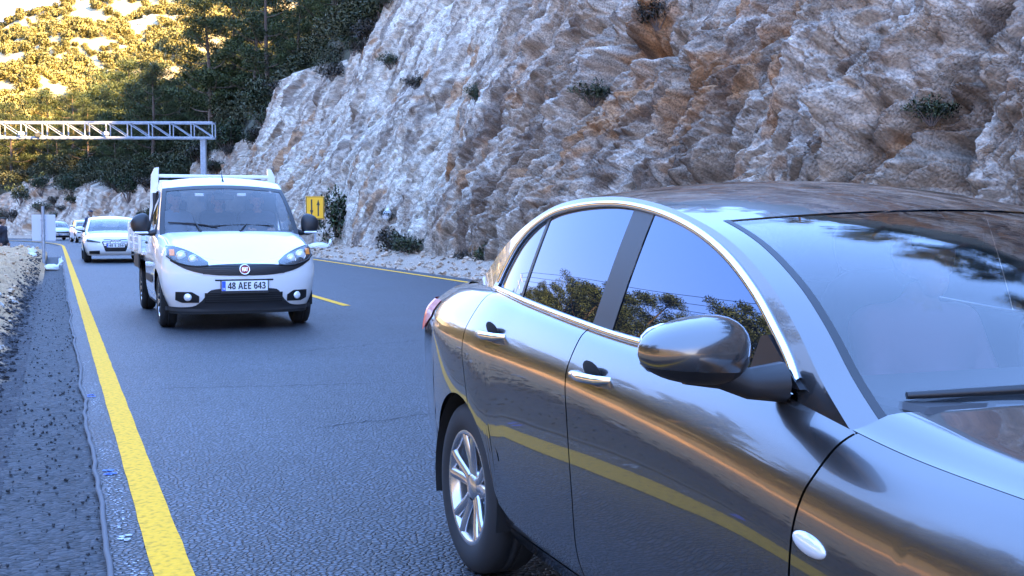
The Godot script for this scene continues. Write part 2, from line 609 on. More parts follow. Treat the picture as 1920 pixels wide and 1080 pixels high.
func mound(s: float, d: float) -> float:
	# bulldozed earth beside the shoulder, up to the turn-off
	var edge = -4.62 + 0.42 * smooth(24.0, 38.0, s) + nz.f.get_noise_1d(s * 0.7) * 0.09
	var inw = edge - d
	var y := -0.02 + 0.30 * smooth(0.0, 0.75, inw) * smooth(7.0, 20.0, s) + 0.10 * smooth(0.0, 0.4, inw)
	y += nz.f.get_noise_2d(s * 0.8, d * 1.6) * 0.12 * smooth(-0.1, 0.8, inw)
	y += nz.g.get_noise_2d(s * 4.0, d * 4.0) * 0.04 * smooth(-0.1, 0.3, inw)
	y += 0.12 * smooth(1.0, 5.0, inw)
	return lerpf(y, -0.35, smooth(43.0, 46.5, s))

func left_bank(s: float, d: float) -> float:
	var w := -d - 13.0
	if w <= 0.0: return 0.0
	return minf(w * 0.55, 13.0) + nz.f.get_noise_2d(s * 0.06, d * 0.06) * 1.2 * minf(w * 0.2, 1.0)

func build_verges():
	var dirt := func(p: Vector3):
		var k: float = 0.5 + 0.5 * nz.f.get_noise_2d(p.x * 1.1, p.z * 0.7)
		var q := Color(0.66, 0.36, 0.16).lerp(Color(0.66, 0.43, 0.23), k)
		var e: float = nz.f.get_noise_2d(p.x * 2.0 + 7, p.z * 1.3) * 0.25
		# broken asphalt lies along the edge of the shoulder
		var tar := smooth(-0.62 + e, -0.46 + e, p.x) * smooth(-32.0, -24.0, p.z)
		return q.lerp(Color(0.045, 0.042, 0.045), tar)
	var g := strip(-14, 47, 700, -9.6, -4.5, 130, func(s, d): return mound(s, d), dirt)
	structure(g, "dirt_verge", M.soil)
	var bank := func(p: Vector3):
		var k: float = 0.5 + 0.5 * nz.f.get_noise_2d(p.x * 0.2, p.z * 0.2)
		return Color(0.26, 0.21, 0.12).lerp(Color(0.11, 0.11, 0.05), k)
	g = strip(-60, 200, 130, -95.0, -9.4, 60, func(s, d): return (mound(s, -9.5) if s < 47 else -0.35) * smooth(-16.0, -9.5, d) + left_bank(s, d), bank)
	structure(g, "left_bank", M.soil)
	var grav := func(p: Vector3):
		var k: float = 0.5 + 0.5 * nz.f.get_noise_2d(p.x * 1.5, p.z * 1.5)
		return Color(0.46, 0.32, 0.22).lerp(Color(0.54, 0.42, 0.31), k)
	g = strip(-40, 200, 700, 4.34, 8.6, 40, func(s, d): return -0.025 + 0.34 * smooth(4.5, 6.6, d) + nz.f.get_noise_2d(s * 0.9, d * 0.9) * 0.12 * smooth(4.4, 5.2, d) + nz.g.get_noise_2d(s * 5.0, d * 5.0) * 0.03, grav)
	structure(g, "gravel_verge", M.soil)

# ---------------------------------------------------------------- rock cut
func cut_height(s: float) -> float:
	return pick([-70.0, 40.0, 60.0, 70.0, 80.0, 90.0, 105.0, 130.0, 240.0], [14.0, 13.5, 12.2, 10.4, 8.2, 6.0, 4.8, 5.2, 6.5], s) + nz.a.get_noise_1d(s * 0.13) * 0.9

func cut_base(s: float) -> float:
	return 6.35 + nz.a.get_noise_1d(s * 0.16 + 50.0) * 0.3

func block(x: float, y: float, cut: float) -> float:
	# flat-topped blocks parted by V-shaped joints
	return minf(nz.crack.get_noise_2d(x, y) + 1.0, cut)

func saw(x: float, drop: float) -> float:
	var f := x - floorf(x)
	return f / (1.0 - drop) if f < 1.0 - drop else (1.0 - f) / drop

# position within the steep beds that lean to the right: fraction of the coarse and of the fine beds
func bed(s: float, h: float) -> Vector2:
	var near := 1.0 - smooth(24.0, 40.0, s)
	var lean := 0.22 + 0.50 * near
	var x: float = s + lean * h + nz.f.get_noise_2d(s * 0.16 + 3.0, h * 0.16) * 1.9 + nz.f.get_noise_2d(s * 0.7, h * 0.7 + 40.0) * 0.30
	var y: float = s + (lean - 0.25 * near) * h + nz.f.get_noise_2d(s * 0.35 + 70.0, h * 0.3) * 0.9
	return Vector2(x * 0.31, y * 0.95)

func rock_out(s: float, h: float, fine: bool) -> float:
	var near := 1.0 - smooth(24.0, 40.0, s)          # the nearer rock is more broken
	var a := s + (0.20 + 0.35 * near) * h
	var wa: float = a + nz.f.get_noise_2d(a * 0.5, h * 0.5) * 0.35
	var wh: float = h + nz.g.get_noise_2d(a * 0.5 + 31.0, h * 0.5) * 0.35
	var o: float = nz.a.get_noise_2d(a * 0.09, h * 0.035) * 0.9
	var be := bed(s, h)
	var on: float = smooth(-0.35, 0.25, nz.a.get_noise_2d(s * 0.21 + 12.0, h * 0.21))
	o += (saw(be.x, 0.10) - 0.5) * (0.42 + 0.35 * near)
	o += (saw(be.y, 0.14) - 0.5) * (0.12 + 0.16 * near) * on
	o += nz.f.get_noise_2d(a * 0.33 + 60.0, h * 0.14) * (0.30 + 0.40 * near)
	o += (block(wa * 0.55, wh * 0.22, 0.5) - 0.3) * (0.35 + 0.55 * near)
	o += (block(wa * 1.25 + 4.0, wh * 0.62, 0.42) - 0.25) * (0.22 + 0.36 * near)
	o -= nz.lump.get_noise_2d(wa * 2.1 + 20.0, wh * 1.1) * (0.07 + 0.13 * near)
	if fine:
		o += (block(wa * 3.3 + 2.0, wh * 1.8, 0.40) - 0.2) * (0.15 + 0.22 * near)
		o += nz.cell.get_noise_2d(wa * 5.2 + 5.0, wh * 3.0) * (0.020 + 0.022 * near)
		o += block(wa * 7.0 + 7.0, wh * 4.6, 0.42) * (0.09 + 0.09 * near)
		o += block(wa * 17.0 + 3.0, wh * 12.0, 0.45) * 0.030
		o += nz.cell.get_noise_2d(wa * 13.0 + 9.0, wh * 9.0) * 0.016
		o += nz.f.get_noise_2d(a * 3.0, h * 1.6) * 0.05
		# a few deep open joints
		o -= (0.30 + 0.45 * near) * smooth(-0.91, -1.0, nz.crack.get_noise_2d(wa * 0.27 + 50.0, wh * 0.10))
	return o * smooth(-0.6, 1.2, h)

func rock_point(s: float, h: float, fine: bool) -> Vector3:
	var o := rock_out(s, h, fine)
	var sh: float = nz.f.get_noise_2d(s * 1.1 + 90.0, h * 1.1) * 0.16 if fine else 0.0
	var d = cut_base(s) + h * 0.47 + 0.25 * nz.a.get_noise_2d(s * 0.2 + 7.0, h * 0.25) * minf(h * 0.3, 1.0) - o * 0.9
	return at(s + sh, d, 0.12 + h + o * 0.30)

func rock_colour(s: float, h: float) -> Color:
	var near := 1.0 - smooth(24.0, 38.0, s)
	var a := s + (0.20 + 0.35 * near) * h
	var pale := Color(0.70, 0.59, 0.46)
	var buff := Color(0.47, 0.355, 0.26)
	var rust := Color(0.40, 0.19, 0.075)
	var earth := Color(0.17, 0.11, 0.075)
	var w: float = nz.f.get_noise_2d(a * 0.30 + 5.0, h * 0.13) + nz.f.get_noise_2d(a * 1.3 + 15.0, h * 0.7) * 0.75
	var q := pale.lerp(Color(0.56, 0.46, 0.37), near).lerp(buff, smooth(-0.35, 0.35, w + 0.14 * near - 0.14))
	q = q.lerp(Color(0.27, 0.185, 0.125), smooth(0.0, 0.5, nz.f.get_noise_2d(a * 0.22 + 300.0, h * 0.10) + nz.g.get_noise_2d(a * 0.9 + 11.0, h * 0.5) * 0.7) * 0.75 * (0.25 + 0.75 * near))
	var st: float = nz.f.get_noise_2d(a * 1.6 + 33.0, h * 0.22)
	q = q.lerp(buff * 0.62, smooth(0.10, 0.40, st) * 0.75)
	# earth and rust lodged in the joints between the beds
	var be := bed(s, h)
	var jn: float = nz.f.get_noise_2d(s * 0.8 + 200.0, h * 0.8)
	var j1 := smooth(0.74, 0.93, be.x - floorf(be.x)) * smooth(-0.25, 0.15, jn)
	var j2 := smooth(0.70, 0.92, be.y - floorf(be.y)) * smooth(-0.05, 0.30, jn) * (0.35 + 0.65 * near)
	q = q.lerp(earth.lerp(rust, smooth(0.0, 0.4, nz.g.get_noise_2d(s * 0.5, h * 0.5))), maxf(j1, j2) * 0.65)
	var zone := exp(-pow((s - 21.0) / 6.5, 2.0)) * smooth(1.5, 4.5, h) * 0.36 + exp(-pow((s - 33.0) / 2.2, 2.0)) * smooth(7.5, 10.0, h) * 0.4
	var rn: float = nz.f.get_noise_2d(a * 0.36 + 80.0, h * 0.22) + nz.g.get_noise_2d(a * 1.5, h * 1.2) * 0.45
	q = q.lerp(rust, smooth(0.22, 0.50, rn + zone - 0.08) * 0.8)
	var en: float = nz.f.get_noise_2d(a * 0.5 + 130.0, h * 0.20) + nz.g.get_noise_2d(a * 2.2 + 40, h * 1.1) * 0.6
	q = q.lerp(earth, smooth(0.24, 0.55, en + 0.04) * 0.8)
	var mo: float = nz.f.get_noise_2d(a * 5.0, h * 3.5) * 0.60 + nz.g.get_noise_2d(a * 14.0, h * 11.0) * 0.42
	return q * (1.0 + mo)

func rock_sheet(s_of: Callable, n: int, m: int, fine: bool, pw: float, h0 := -0.35, h1 := 99.0) -> Geo:
	var g := Geo.new()
	var w := m + 1
	var total := (n + 1) * w
	g.v.resize(total)
	g.n.resize(total)
	g.c.resize(total)
	g.i.resize(n * m * 6)
	for j in n + 1:
		var s: float = s_of.call(float(j) / n)
		var top := cut_height(s)
		for k in w:
			var v := float(k) / m
			var full := h1 > 50.0
			var h := h0 + ((top if full else h1) - h0) * pow(minf(1.0, v / 0.96) if full else v, pw)
			var p := rock_point(s, h, fine)
			if v > 0.96 and full:
				# the rim runs back under the soil of the slope above
				var sd := side_dir(s)
				var back := (v - 0.96) / 0.04 * 4.0
				p += Vector3(sd.x * back, back * 0.35, -sd.y * back)
			g.v[j * w + k] = p
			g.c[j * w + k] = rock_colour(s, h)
	var t := 0
	for j in n + 1:
		for k in w:
			var p := j * w + k
			var du := g.v[mini(j + 1, n) * w + k] - g.v[maxi(j - 1, 0) * w + k]
			var dv := g.v[j * w + mini(k + 1, m)] - g.v[j * w + maxi(k - 1, 0)]
			g.n[p] = dv.cross(du).normalized()
			if j < n and k < m:
				g.i[t] = p; g.i[t + 1] = p + w; g.i[t + 2] = p + w + 1
				g.i[t + 3] = p; g.i[t + 4] = p + w + 1; g.i[t + 5] = p + 1
				t += 6
	var mid := int(n / 2.0) * w + int(m / 2.0)
	if g.n[mid].x > 0.0:
		for p in total: g.n[p] = -g.n[p]
	var fx := (g.v[g.i[1]] - g.v[g.i[0]]).cross(g.v[g.i[2]] - g.v[g.i[0]])
	if fx.dot(g.n[g.i[0]]) > 0.0:
		for q in range(0, g.i.size(), 3):
			var z := g.i[q + 1]
			g.i[q + 1] = g.i[q + 2]
			g.i[q + 2] = z
	return g

func ridge_height(s: float) -> float:
	return pick([-180.0, 40.0, 62.0, 80.0, 100.0, 120.0, 145.0, 250.0], [150.0, 120.0, 62.0, 28.0, 13.0, 8.5, 7.0, 8.0], s)

func hill_y(s: float, d: float) -> float:
	var top := cut_height(s)
	var d0 := cut_base(s) + top * 0.47
	var w := maxf(0.0, d - d0 + 0.4)
	var hr := ridge_height(s)
	var y := top + (hr - top) * (1.0 - exp(-w * 1.25 / maxf(hr - top, 3.0)))
	return y + nz.f.get_noise_2d(s * 0.09, d * 0.09) * 1.6 * smooth(0.0, 4.0, w) + nz.f.get_noise_2d(s * 0.5, d * 0.5) * 0.4 * smooth(-0.5, 1.5, w) - 0.15

func build_cliff():
	structure(rock_sheet(func(u): return 14.5 * pow(38.0 / 14.5, u) - 8.0, 820, 430, true, 1.12, -0.35, 9.6), "rock_cliff", M.rock)
	structure(rock_sheet(func(u): return lerpf(6.5, 30.0, u), 220, 50, true, 1.0, 9.55), "rock_cliff", M.rock)
	structure(rock_sheet(func(u): return 37.95 * pow(108.0 / 37.95, u) - 8.0, 640, 340, true, 1.2), "rock_cliff", M.rock)
	structure(rock_sheet(func(u): return lerpf(-175.0, 6.7, u), 260, 60, false, 1.0), "rock_cliff", M.rock)
	structure(rock_sheet(func(u): return lerpf(99.7, 250.0, u), 460, 60, true, 1.0), "rock_cliff", M.rock)
	var g := Geo.new()
	var f := func(u, w):
		var s := lerpf(-180.0, 250.0, u)
		var d := cut_base(s) + cut_height(s) * 0.47 + 0.5 + 150.0 * pow(w, 1.8)
		return at(s, d, hill_y(s, d) - 0.9 * (1.0 - smooth(0.0, 0.08, w)))
	g.grid(f, 320, 70, Vector3(0, -1e5, 0))
	for p in g.v:
		var k: float = 0.5 + 0.5 * nz.f.get_noise_2d(p.x * 0.3, p.z * 0.3)
		g.c.append(Color(0.13, 0.10, 0.065).lerp(Color(0.07, 0.075, 0.035), k))
	structure(g, "wooded_hillside", M.soil)

func far_y(x: float, z: float) -> float:
	var t := clampf((z - 215.0) / 300.0, 0.0, 1.0)
	var crest := 76.0 + 0.40 * clampf(x + 22.0, -140.0, 130.0)
	return -4.5 + crest * (t * (1.35 - 0.35 * t)) + nz.f.get_noise_2d(x * 0.012, z * 0.012) * 14.0 * smooth(0.0, 0.4, t) + nz.f.get_noise_2d(x * 0.06, z * 0.06) * 2.2 * smooth(0.0, 0.2, t)

func build_far_hill():
	var g := Geo.new()
	var f := func(u, w):
		var x := lerpf(-320.0, 330.0, u)
		var z := lerpf(212.0, 560.0, w)
		return Vector3(x, far_y(x, z), -z)
	g.grid(f, 170, 110, Vector3(0, -1e5, 0))
	for p in g.v:
		var k: float = 0.5 + 0.5 * nz.f.get_noise_2d(p.x * 0.05, p.z * 0.05)
		g.c.append(Color(0.60, 0.50, 0.32).lerp(Color(0.46, 0.39, 0.20), k))
	structure(g, "far_hillside", M.soil)

# ---------------------------------------------------------------- vegetation
func leaf_clump(g: Geo, ctr: Vector3, rad: Vector3, count: int, ln: float, wd: float, col: Color, spread: float, rng: RandomNumberGenerator, up := 0.3):
	for k in count:
		var o := Vector3(rng.randfn(), rng.randfn(), rng.randfn()).normalized() * pow(rng.randf(), 0.45)
		var p := ctr + o * rad
		var dir := (o + Vector3(rng.randfn(), rng.randfn() + up, rng.randfn()) * 0.7).normalized()
		var sd := dir.cross(Vector3(rng.randfn(), rng.randfn(), rng.randfn())).normalized()
		var l := ln * rng.randf_range(0.6, 1.3)
		var w := wd * rng.randf_range(0.6, 1.3)
		var q := sd.cross(dir).normalized()
		if q.dot(o) < 0.0: q = -q
		q = (q + o * 0.6).normalized()
		var b := g.v.size()
		g.v.append(p - sd * w * 0.25); g.v.append(p + dir * l * 0.5 - sd * w * 0.5)
		g.v.append(p + dir * l); g.v.append(p + dir * l * 0.5 + sd * w * 0.5)
		var t := rng.randf_range(-spread, spread)
		var cc := Color(col.r * (1.0 + t), col.g * (1.0 + t * 0.8), col.b * (1.0 + t * 0.5))
		for j in 4:
			g.n.append(q)
			g.c.append(cc)
		g.i.append_array([b, b + 1, b + 2, b, b + 2, b + 3])

func bend(a: Vector3, b: Vector3, sag: Vector3, n := 5) -> Array:
	var r := []
	for k in n + 1:
		var t := float(k) / n
		r.append(a.lerp(b, t) + sag * sin(t * PI))
	return r

func taper(r0: float, r1: float, n := 5) -> Array:
	var r := []
	for k in n + 1: r.append(lerpf(r0, r1, float(k) / n))
	return r

func pine(sd: int, height: float, width: float, col: Color, label: String, group: String, dense := 1.0) -> Node3D:
	var rng := RandomNumberGenerator.new()
	rng.seed = sd
	var t := thing("pine_tree", label, "tree", Vector3.ZERO, 0.0, group)
	var g := Geo.new()
	var lean := Vector3(rng.randf_range(-0.5, 0.5), 0, rng.randf_range(-0.5, 0.5))
	var top := Vector3(lean.x, height * 0.93, lean.z)
	var sag := Vector3(rng.randf_range(-0.3, 0.3), 0, rng.randf_range(-0.3, 0.3))
	g.tube(bend(Vector3(0, -0.6, 0), top, sag, 8), taper(height * 0.021, height * 0.004, 8), 8)
	var lf := Geo.new()
	var limbs := 20
	for k in limbs:
		var f := lerpf(0.16, 0.98, float(k) / (limbs - 1))
		var a := Vector3(0, -0.6, 0).lerp(top, f) + sag * sin(f * PI)
		var ang := k * 2.4 + rng.randf_range(-0.5, 0.5)
		var reach := width * 0.5 * pow(sin(clampf((1.05 - f) * 1.75, 0.0, 1.0) * PI * 0.5), 0.8) * rng.randf_range(0.65, 1.15) + 0.25
		var b := a + Vector3(cos(ang) * reach, reach * rng.randf_range(0.10, 0.55), sin(ang) * reach)
		g.tube(bend(a, b, Vector3(0, -0.12 * reach, 0), 4), taper(height * 0.007 * (1.2 - f), 0.018, 4), 5, false)
		var m := 3 + int(reach * 1.2)
		for j in m:
			var u := lerpf(0.35, 1.05, float(j) / (m - 1)) if m > 1 else 1.0
			var p := a.lerp(b, u) + Vector3(rng.randfn() * 0.28, rng.randf_range(0.0, 0.35), rng.randfn() * 0.28) * (0.6 + width * 0.1)
			var r := rng.randf_range(0.36, 0.66) * (0.5 + width * 0.10)
			leaf_clump(lf, p, Vector3(r * 1.15, r * 0.62, r * 1.15), int(250 * dense), 0.16, 0.052, col * rng.randf_range(0.78, 1.22), 0.35, rng, 0.6)
	leaf_clump(lf, top, Vector3(0.5, 0.8, 0.5), int(250 * dense), 0.16, 0.052, col, 0.3, rng, 0.8)
	part(g, "trunk", M.bark, t)
	part(lf, "crown", M.leaf, t)
	return t

func shrub(sd: int, rad: float, tall: float, col: Color, leaves: int, size: float, label: String, group: String, called := "shrub") -> Node3D:
	var rng := RandomNumberGenerator.new()
	rng.seed = sd
	var t := thing(called, label, "shrub", Vector3.ZERO, 0.0, group)
	var g := Geo.new()
	var lf := Geo.new()
	for k in 13:
		var ang := k * 2.4
		var q := sqrt(rng.randf()) * rad
		var tip := Vector3(cos(ang) * q, tall * rng.randf_range(0.55, 1.0) * (1.15 - 0.4 * q / rad), sin(ang) * q)
		g.tube(bend(Vector3(cos(ang) * 0.05, -0.15, sin(ang) * 0.05), tip, Vector3(0, 0.05, 0), 4), taper(0.018, 0.005, 4), 4, false)
		for u in [0.55, 0.8, 1.0]:
			var r: float = rad * rng.randf_range(0.18, 0.32)
			leaf_clump(lf, tip * u + Vector3(rng.randfn(), rng.randfn() * 0.5, rng.randfn()) * rad * 0.12, Vector3(r, r * 0.8, r), int(leaves / 39.0), size, size * 0.42, col * rng.randf_range(0.75, 1.25), 0.4, rng, 0.4)
	part(g, "stem", M.twig, t)
	part(lf, "foliage", M.leaf, t)
	return t

func build_vegetation():
	var rng := RandomNumberGenerator.new()
	rng.seed = 2024
	var green_needle := Color(0.088, 0.106, 0.036)
	# --- kinds
	var pines := []
	var gd := "pines in the shaded wood above the rock cut"
	for k in 4:
		pines.append(pine(100 + k * 7, [9.0, 11.0, 8.0, 10.0][k], [5.4, 6.2, 5.0, 5.0][k], green_needle * [1.0, 0.8, 1.25, 1.05][k], "dark green pine in the shaded wood above the rock cut", gd))
	var golds := []
	for k in 3:
		golds.append(pine(300 + k * 5, [8.5, 7.0, 9.5][k], [6.0, 5.4, 6.2][k], green_needle * [1.1, 0.85, 1.3][k], "yellow green pine in sunlight behind the overhead gantry", "sunlit pines behind the gantry", 1.15))
	var used := {}
	var place := func(src: Node3D, s: float, d: float, y: float, label: String, group: String, size: float):
		var p := at(s, d, y)
		if not used.has(src):
			used[src] = true
			src.position = p
			src.rotation.y = rng.randf() * TAU
			src.scale = Vector3.ONE * size
			tag(src, label, "tree", group)
		else:
			copy_thing(src, "pine_tree", label, "tree", group, p, rng.randf() * TAU, size)
	# dark wood on the shaded slope, seen above the far half of the cut
	var spots := []
	var tries := 0
	while spots.size() < 125 and tries < 6000:
		tries += 1
		var s := rng.randf_range(58.0, 150.0)
		var e := cut_base(s) + cut_height(s) * 0.47
		var d := e + 0.8 + pow(rng.randf(), 1.3) * 34.0
		if s < 74.0 and d < e + 6.0: continue
		var q := at(s, d)
		var ok := true
		for o in spots:
			if Vector2(o.x, o.z).distance_to(Vector2(q.x, q.z)) < 3.3:
				ok = false
				break
		if not ok: continue
		spots.append(q)
		var sz := rng.randf_range(0.75, 1.35) * (0.72 if d < e + 3.0 else 1.0)
		if s > 104.0 and d > e + 5.0:
			place.call(golds[rng.randi() % 3], s, d, hill_y(s, d) - 0.2, "yellow green pine in sunlight behind the overhead gantry", "sunlit pines behind the gantry", sz)
		else:
			place.call(pines[rng.randi() % 4], s, d, hill_y(s, d) - 0.2, "dark green pine in the shaded wood above the rock cut", gd, sz)
	# pines on the rim above the near rock: mirrored in the windscreen
	for q in [[3.0, 15.5, 1.1], [7.5, 17.0, 1.0], [12.0, 15.0, 0.9], [18.0, 17.5, 1.05], [-4.0, 17.0, 1.0], [26.0, 19.0, 1.0]]:
		place.call(pines[int(q[0] + 40) % 4], q[0], q[1], hill_y(q[0], q[1]) - 0.2, "dark pine on the rim of the rock, mirrored in the grey saloon's windscreen", "pines on the rim above the near rock", q[2])
	# pines on the sunny bank across the road: mirrored in the saloon's windows
	for k in 46:
		var s := 6.0 + k * 2.0 + rng.randf_range(-1, 1)
		var d := -18.5 - rng.randf() * 12.0 - (4.0 if k % 2 == 0 else 0.0)
		place.call(golds[(k + 1) % 3], s, d, left_bank(s, d) - 0.3, "sunlit pine on the bank, mirrored in the grey saloon's side windows", "pines on the sunny bank across the road", rng.randf_range(0.75, 1.05))
	# undergrowth between the trees
	var ug := Geo.new()
	var r3 := RandomNumberGenerator.new()
	r3.seed = 8
	for k in 8:
		leaf_clump(ug, Vector3(r3.randfn() * 0.45, 0.35 + r3.randf() * 0.6, r3.randfn() * 0.45), Vector3(0.5, 0.42, 0.5), 170, 0.13, 0.06, Color.WHITE, 0.35, r3, 0.5)
	var ux := []
	var uc := []
	for k in 1500:
		var s := rng.randf_range(52.0, 200.0)
		var e := cut_base(s) + cut_height(s) * 0.47
		var d := e - 0.2 + pow(rng.randf(), 1.5) * 40.0
		var sz := rng.randf_range(0.6, 1.6)
		ux.append(Transform3D(Basis(Vector3.UP, rng.randf() * TAU).scaled(Vector3(sz, sz * rng.randf_range(0.7, 1.3), sz)), at(s, d, hill_y(s, d) - 0.15)))
		uc.append(Color(0.06, 0.075, 0.032).lerp(Color(0.11, 0.10, 0.045), rng.randf()))
	tag(multi(ug, M.scrub, ux, uc, "undergrowth"), "undergrowth filling the wood above the rock cut", "undergrowth")
	ux = []
	uc = []
	for k in 900:
		var s := rng.randf_range(0.0, 110.0)
		var d := -13.5 - rng.randf() * 20.0
		var sz := rng.randf_range(0.5, 1.4)
		ux.append(Transform3D(Basis(Vector3.UP, rng.randf() * TAU).scaled(Vector3(sz, sz * rng.randf_range(0.7, 1.2), sz)), at(s, d, left_bank(s, d) - 0.3)))
		uc.append(Color(0.06, 0.075, 0.032).lerp(Color(0.11, 0.10, 0.045), rng.randf()))
	tag(multi(ug, M.scrub, ux, uc, "bank_scrub"), "low scrub on the sunny bank across the road, mirrored in the saloon", "scrub")
	# --- shrubs
	var green := shrub(7, 0.75, 1.15, Color(0.05, 0.075, 0.035), 1900, 0.10, "bushy green shrub beside the yellow arrow sign at the foot of the rock", "")
	green.position = at(47.6, 6.7, 0.25)
	green.scale = Vector3(1.5, 1.9, 1.5)
	var dry := shrub(9, 0.6, 0.6, Color(0.075, 0.062, 0.048), 1500, 0.085, "dry brownish shrub clinging to a ledge of the rock face", "shrubs on the rock face")
	var olive := shrub(11, 0.6, 0.6, Color(0.062, 0.075, 0.035), 1500, 0.085, "small olive shrub growing from the rock face", "shrubs on the rock face")
	var on_rock := func(src: Node3D, s: float, h: float, size: float, label: String, group: String, first := false):
		var p := rock_point(s, h, false) + Vector3(-0.05, -0.08, 0)
		if first:
			src.position = p
			src.scale = Vector3.ONE * size
			tag(src, label, "shrub", group)
		else:
			copy_thing(src, "shrub", label, "shrub", group, p, rng.randf() * TAU, size)
	var foot := "shrubs along the foot of the rock"
	on_rock.call(dry, 38.0, 0.15, 1.35, "dry grey brown shrub at the rock foot, below the white plastic bag", foot, true)
	on_rock.call(olive, 35.0, 0.15, 1.2, "olive shrub with reddish base at the rock foot, right of the dry grey one", foot, true)
	on_rock.call(olive, 36.4, 0.15, 1.0, "low olive shrub squeezed between two larger ones at the rock foot", foot)
	on_rock.call(olive, 28.5, 0.15, 0.9, "sprawling dark shrub at the rock foot, just left of the grey saloon's boot", foot)
	on_rock.call(dry, 30.3, 0.1, 0.6, "low dry tuft at the rock foot between the shrubs and the grey saloon", foot)
	on_rock.call(green, 34.2, 4.6, 0.55, "round green shrub on the rock face above the road", "")
	on_rock.call(dry, 41.5, 1.4, 0.8, "twiggy shrub behind the white plastic bag on the rock", "")
	for q in [[24.0, 5.6, 0.9, "high on the rock above the saloon's rear window"], [25.5, 3.9, 0.8, "low on the rock just left above the saloon's roof"], [20.5, 3.3, 0.9, "near the saloon's roofline on rusty rock"], [13.2, 2.6, 0.55, "at the far right just above the saloon's bonnet side"], [27.5, 6.8, 0.6, "near the top edge of the picture beside rust-stained rock"], [17.0, 5.2, 0.5, "upper right on broken grey rock"], [44.0, 6.3, 0.9, "on pale slabs high above the arrow sign"], [51.0, 8.0, 1.0, "on pale slabs near the wood's edge"], [30.0, 8.8, 0.8, "in a rusty hollow at the very top"]]:
		on_rock.call(dry if int(q[0]) % 2 == 0 else olive, q[0], q[1], q[2], "small shrub %s" % q[3], "shrubs on the rock face")
	for k in 34:
		var s := rng.randf_range(48.0, 100.0)
		var h := cut_height(s) - rng.randf_range(-0.3, 1.6)
		on_rock.call([dry, olive, green, dry][k % 4], s, h, rng.randf_range(1.0, 2.2), "bush overhanging the upper edge of the rock cut", "bushes along the top edge of the cut")
	for k in 30:
		var s := rng.randf_range(92.0, 150.0)
		on_rock.call([green, olive, dry][k % 3], s, cut_height(s) * rng.randf_range(0.25, 1.0), rng.randf_range(1.0, 2.0), "bush on the low far rock cut behind the traffic", "bushes on the far cut")
	# --- scrub covering the sunlit hill far behind
	var proto := Geo.new()
	var r2 := RandomNumberGenerator.new()
	r2.seed = 5
	for k in 7:
		leaf_clump(proto, Vector3(r2.randfn() * 0.5, 0.45 + r2.randf() * 0.5, r2.randfn() * 0.5), Vector3(0.55, 0.45, 0.55), 190, 0.22, 0.11, Color.WHITE, 0.3, r2, 0.5)
	var xfs := []
	var cols := []
	for k in 6500:
		var z := 222.0 + 330.0 * rng.randf()
		var x := z * lerpf(-0.09, 0.24, rng.randf())
		if nz.f.get_noise_2d(x * 0.03 + 70.0, z * 0.03) < -0.28: continue
		var sz := rng.randf_range(0.8, 2.3)
		xfs.append(Transform3D(Basis(Vector3.UP, rng.randf() * TAU).scaled(Vector3(sz, sz * rng.randf_range(0.8, 1.5), sz)), Vector3(x, far_y(x, z) - 0.2, -z)))
		var q := Color(0.45, 0.37, 0.13).lerp(Color(0.22, 0.20, 0.07), rng.randf())
		cols.append(q)
	var sc := multi(proto, M.scrub, xfs, cols, "hillside_scrub")
	tag(sc, "yellow green scrub covering the sunlit hillside far behind", "scrub")
	# pale boulders between the scrub
	var st := stone_geo(3, 0.5)
	xfs = []
	cols = []
	for k in 500:
		var z := 240.0 + 300.0 * rng.randf()
		var x := z * lerpf(-0.09, 0.24, rng.randf())
		if nz.f.get_noise_2d(x * 0.02 + 20.0, z * 0.02) < 0.1: continue
		var sz := rng.randf_range(0.8, 4.0)
		xfs.append(Transform3D(Basis(Vector3.UP, rng.randf() * TAU).scaled(Vector3(sz, sz * 0.7, sz)), Vector3(x, far_y(x, z), -z)))
		cols.append(Color(0.42, 0.40, 0.38) * rng.randf_range(0.7, 1.1))
	sc = multi(st, M.stone, xfs, cols, "hillside_rocks")
	tag(sc, "pale rocks strewn over the sunlit far hillside", "rocks")

func stone_geo(sd: int, rough: float) -> Geo:
	var g := Geo.new()
	var rng := RandomNumberGenerator.new()
	rng.seed = sd
	var f := func(a, h):
		var th: float = a * TAU
		var ph: float = (h - 0.5) * PI
		var p := Vector3(cos(ph) * cos(th), sin(ph), cos(ph) * sin(th))
		var r: float = 0.5 * (1.0 + rough * nz.cell.get_noise_3d(p.x * 0.9 + sd, p.y * 0.9, p.z * 0.9) * 0.6 + rough * 0.4 * nz.a.get_noise_3d(p.x * 1.3 + sd, p.y * 1.3, p.z * 1.3))
		return p * r
	var q := Geo.new()
	q.grid(f, 9, 6, Vector3.ZERO)
	for k in range(0, q.i.size(), 3):
		var a := q.v[q.i[k]]
		var b := q.v[q.i[k + 1]]
		var c := q.v[q.i[k + 2]]
		if (b - a).cross(c - a).length() < 1e-7: continue
		g.poly([a, b, c], Vector3.ZERO)
	for p in g.v: g.c.append(Color.WHITE)
	return g

